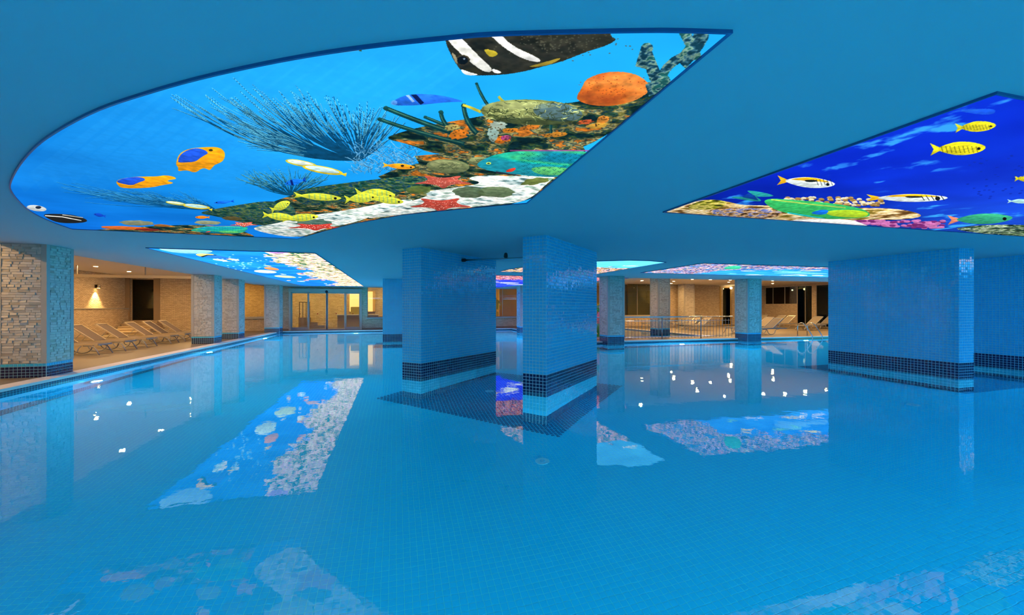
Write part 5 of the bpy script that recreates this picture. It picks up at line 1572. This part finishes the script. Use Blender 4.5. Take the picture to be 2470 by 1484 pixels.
# print 3: long strip on the left
P3 = [(-4.24, 8.94), (-1.51, 8.94), (-1.54, 22.2), (-4.36, 22.4)]
cv = reef_print(-4.45, -1.45, 8.9, 22.5, 150, 71, (24, 122, 228), (22, 104, 226), lambda U, V: (U + 2.62) * 1.1 - np.clip((10.8 - V) * .35, -.0, .9) * (U < -2.4) - .25 * np.sin(V * 1.1), pal_w, fc, 16, axis='v', size=.5)
cv.map = ceil_uv
cv.poly([(370, 597), (440, 600), (520, 603), (500, 612), (420, 610)], (200, 236, 252), .6)
cv.map = refl_uv
cv.poly([(470, 1172), (482, 1160), (500, 1152), (540, 1136), (558, 1138), (545, 1150), (530, 1166), (505, 1180), (478, 1182)], (40, 110, 226)); cv.poly([(470, 1172), (486, 1154), (500, 1166), (520, 1172), (505, 1180), (478, 1182)], (236, 190, 110)); cv.line([(486, 1154), (500, 1168), (522, 1168)], 8, 5, (20, 40, 30))
cv.ell(640, 1034, 28, 12, -14, (190, 220, 210)); cv.ell(688, 993, 27, 9, -14, (180, 196, 150)); cv.ell(755, 972, 18, 5, 4, (220, 150, 120)); cv.ell(655, 1058, 20, 10, -30, (220, 130, 70)); cv.ell(670, 1195, 24, 14, -10, (190, 140, 230), wob=.12)
for k in range(50): cv.ell(585 + cv.r.normal(0, 30), 1100 + cv.r.normal(0, 26), 3.5, 2.5, -40, (150, 210, 240), .7, 7)
ceiling_panel('long slanting reef print over the left half of the pool', P3, cv, PANEL_FAR)
# print 4: pale arc panel behind the pillars
P4 = [(2.92, 12.12), (3.0, 11.3), (3.2, 10.6), (3.7, 9.6), (4.37, 8.85), (5.0, 8.48), (5.5, 8.45), (6.04, 8.63), (6.04, 12.12)]
cv = reef_print(2.9, 6.08, 8.4, 12.16, 130, 81, (90, 196, 246), (70, 176, 244), lambda U, V: (V - 10.1) * .9, [(70, 90, 60), (200, 190, 90), (236, 110, 90), (246, 226, 200), (226, 140, 170), (40, 80, 90)], fc, 5, size=.45)
ceiling_panel('pale cyan backlit print with an arched edge behind the pipe pillars', P4, cv, PANEL_FAR)
# print 5: violet blue panel farther back
P5 = [(1.2, 13.55), (7.97, 13.58), (7.72, 15.5), (6.9, 17.4), (5.67, 18.98), (5.1, 21.4), (3.6, 21.9), (1.6, 21.2), (1.2, 18.0)]
cv = reef_print(1.15, 8.0, 13.5, 22.0, 80, 91, (50, 50, 244), (30, 60, 246), lambda U, V: (15.7 - V) * .6, [(90, 40, 60), (226, 90, 80), (236, 206, 180), (196, 90, 160), (60, 60, 90)], [((240, 226, 110), (240, 190, 60)), ((226, 240, 250), (200, 220, 240))], 16, size=.9)
ceiling_panel('violet blue backlit print with pink coral, farthest behind the pipe pillars', P5, cv, PANEL_FAR)
# print 6: far right panel
P6 = [(7.04, 8.58), (15.6, 8.58), (15.6, 11.4), (7.12, 11.4)]
cv = reef_print(7.0, 15.7, 8.5, 11.5, 110, 101, (24, 120, 240), (50, 150, 246), lambda U, V: np.maximum(9.0 - U, (9.1 - V) * .8 + .25 * (11.6 - U)) * .8, [(30, 50, 100), (130, 90, 170), (220, 210, 200), (190, 120, 180), (200, 180, 80), (20, 100, 120), (40, 110, 190)], [((240, 230, 120), (240, 200, 60)), ((220, 240, 250), (250, 250, 250)), ((120, 210, 190), (90, 190, 150))], 30, size=.55)
cv.map = refl_uv
cv.poly([(1745, 1056), (1772, 1050), (1790, 1062), (1784, 1082), (1762, 1080), (1748, 1070)], (50, 170, 130)); cv.poly([(1848, 1022), (1990, 1010), (2000, 1022), (1900, 1032)], (130, 200, 250), .6)
ceiling_panel('wide reef print with purple coral between the railing side and the long pillars', P6, cv, PANEL_FAR)
# added panels outside the frame: unseen fill light, painted like the other prints
for k, (a, b, c, d) in enumerate([(-3.9, -.6, -7.4, -3.0), (1.9, 8.0, -6.6, -2.4), (11.4, 17.6, 1.4, 4.1), (11.0, 17.5, -6.4, -2.2), (-4.2, -1.7, -2.4, 1.0)]):
    cv = reef_print(a, b, c, d, 50, 111 + k, (30, 160, 246), (60, 180, 250), lambda U, V: (V - (c + d) / 2 - .9) * .6, pal_w, fc, 4, size=.6)
    ceiling_panel('added fill-light panel with a reef print out of view, %s' % ['left behind the viewer', 'right behind the viewer', 'beyond the royal blue print', 'far right behind the viewer', 'beside the viewer at the left'][k], [(a, c), (b, c), (b, d), (a, d)], cv, PANEL_BEHIND)

# ---------------------------------------------------------------- one scale for everything: model unit to metre
bpy.context.view_layer.update()
for o in list(SC.objects):
    if o.parent is None:
        o.location = o.location * UNIT
        if o.type != 'CAMERA':
            o.scale = (UNIT, UNIT, UNIT)
for l in bpy.data.lights:
    l.energy *= UNIT * UNIT
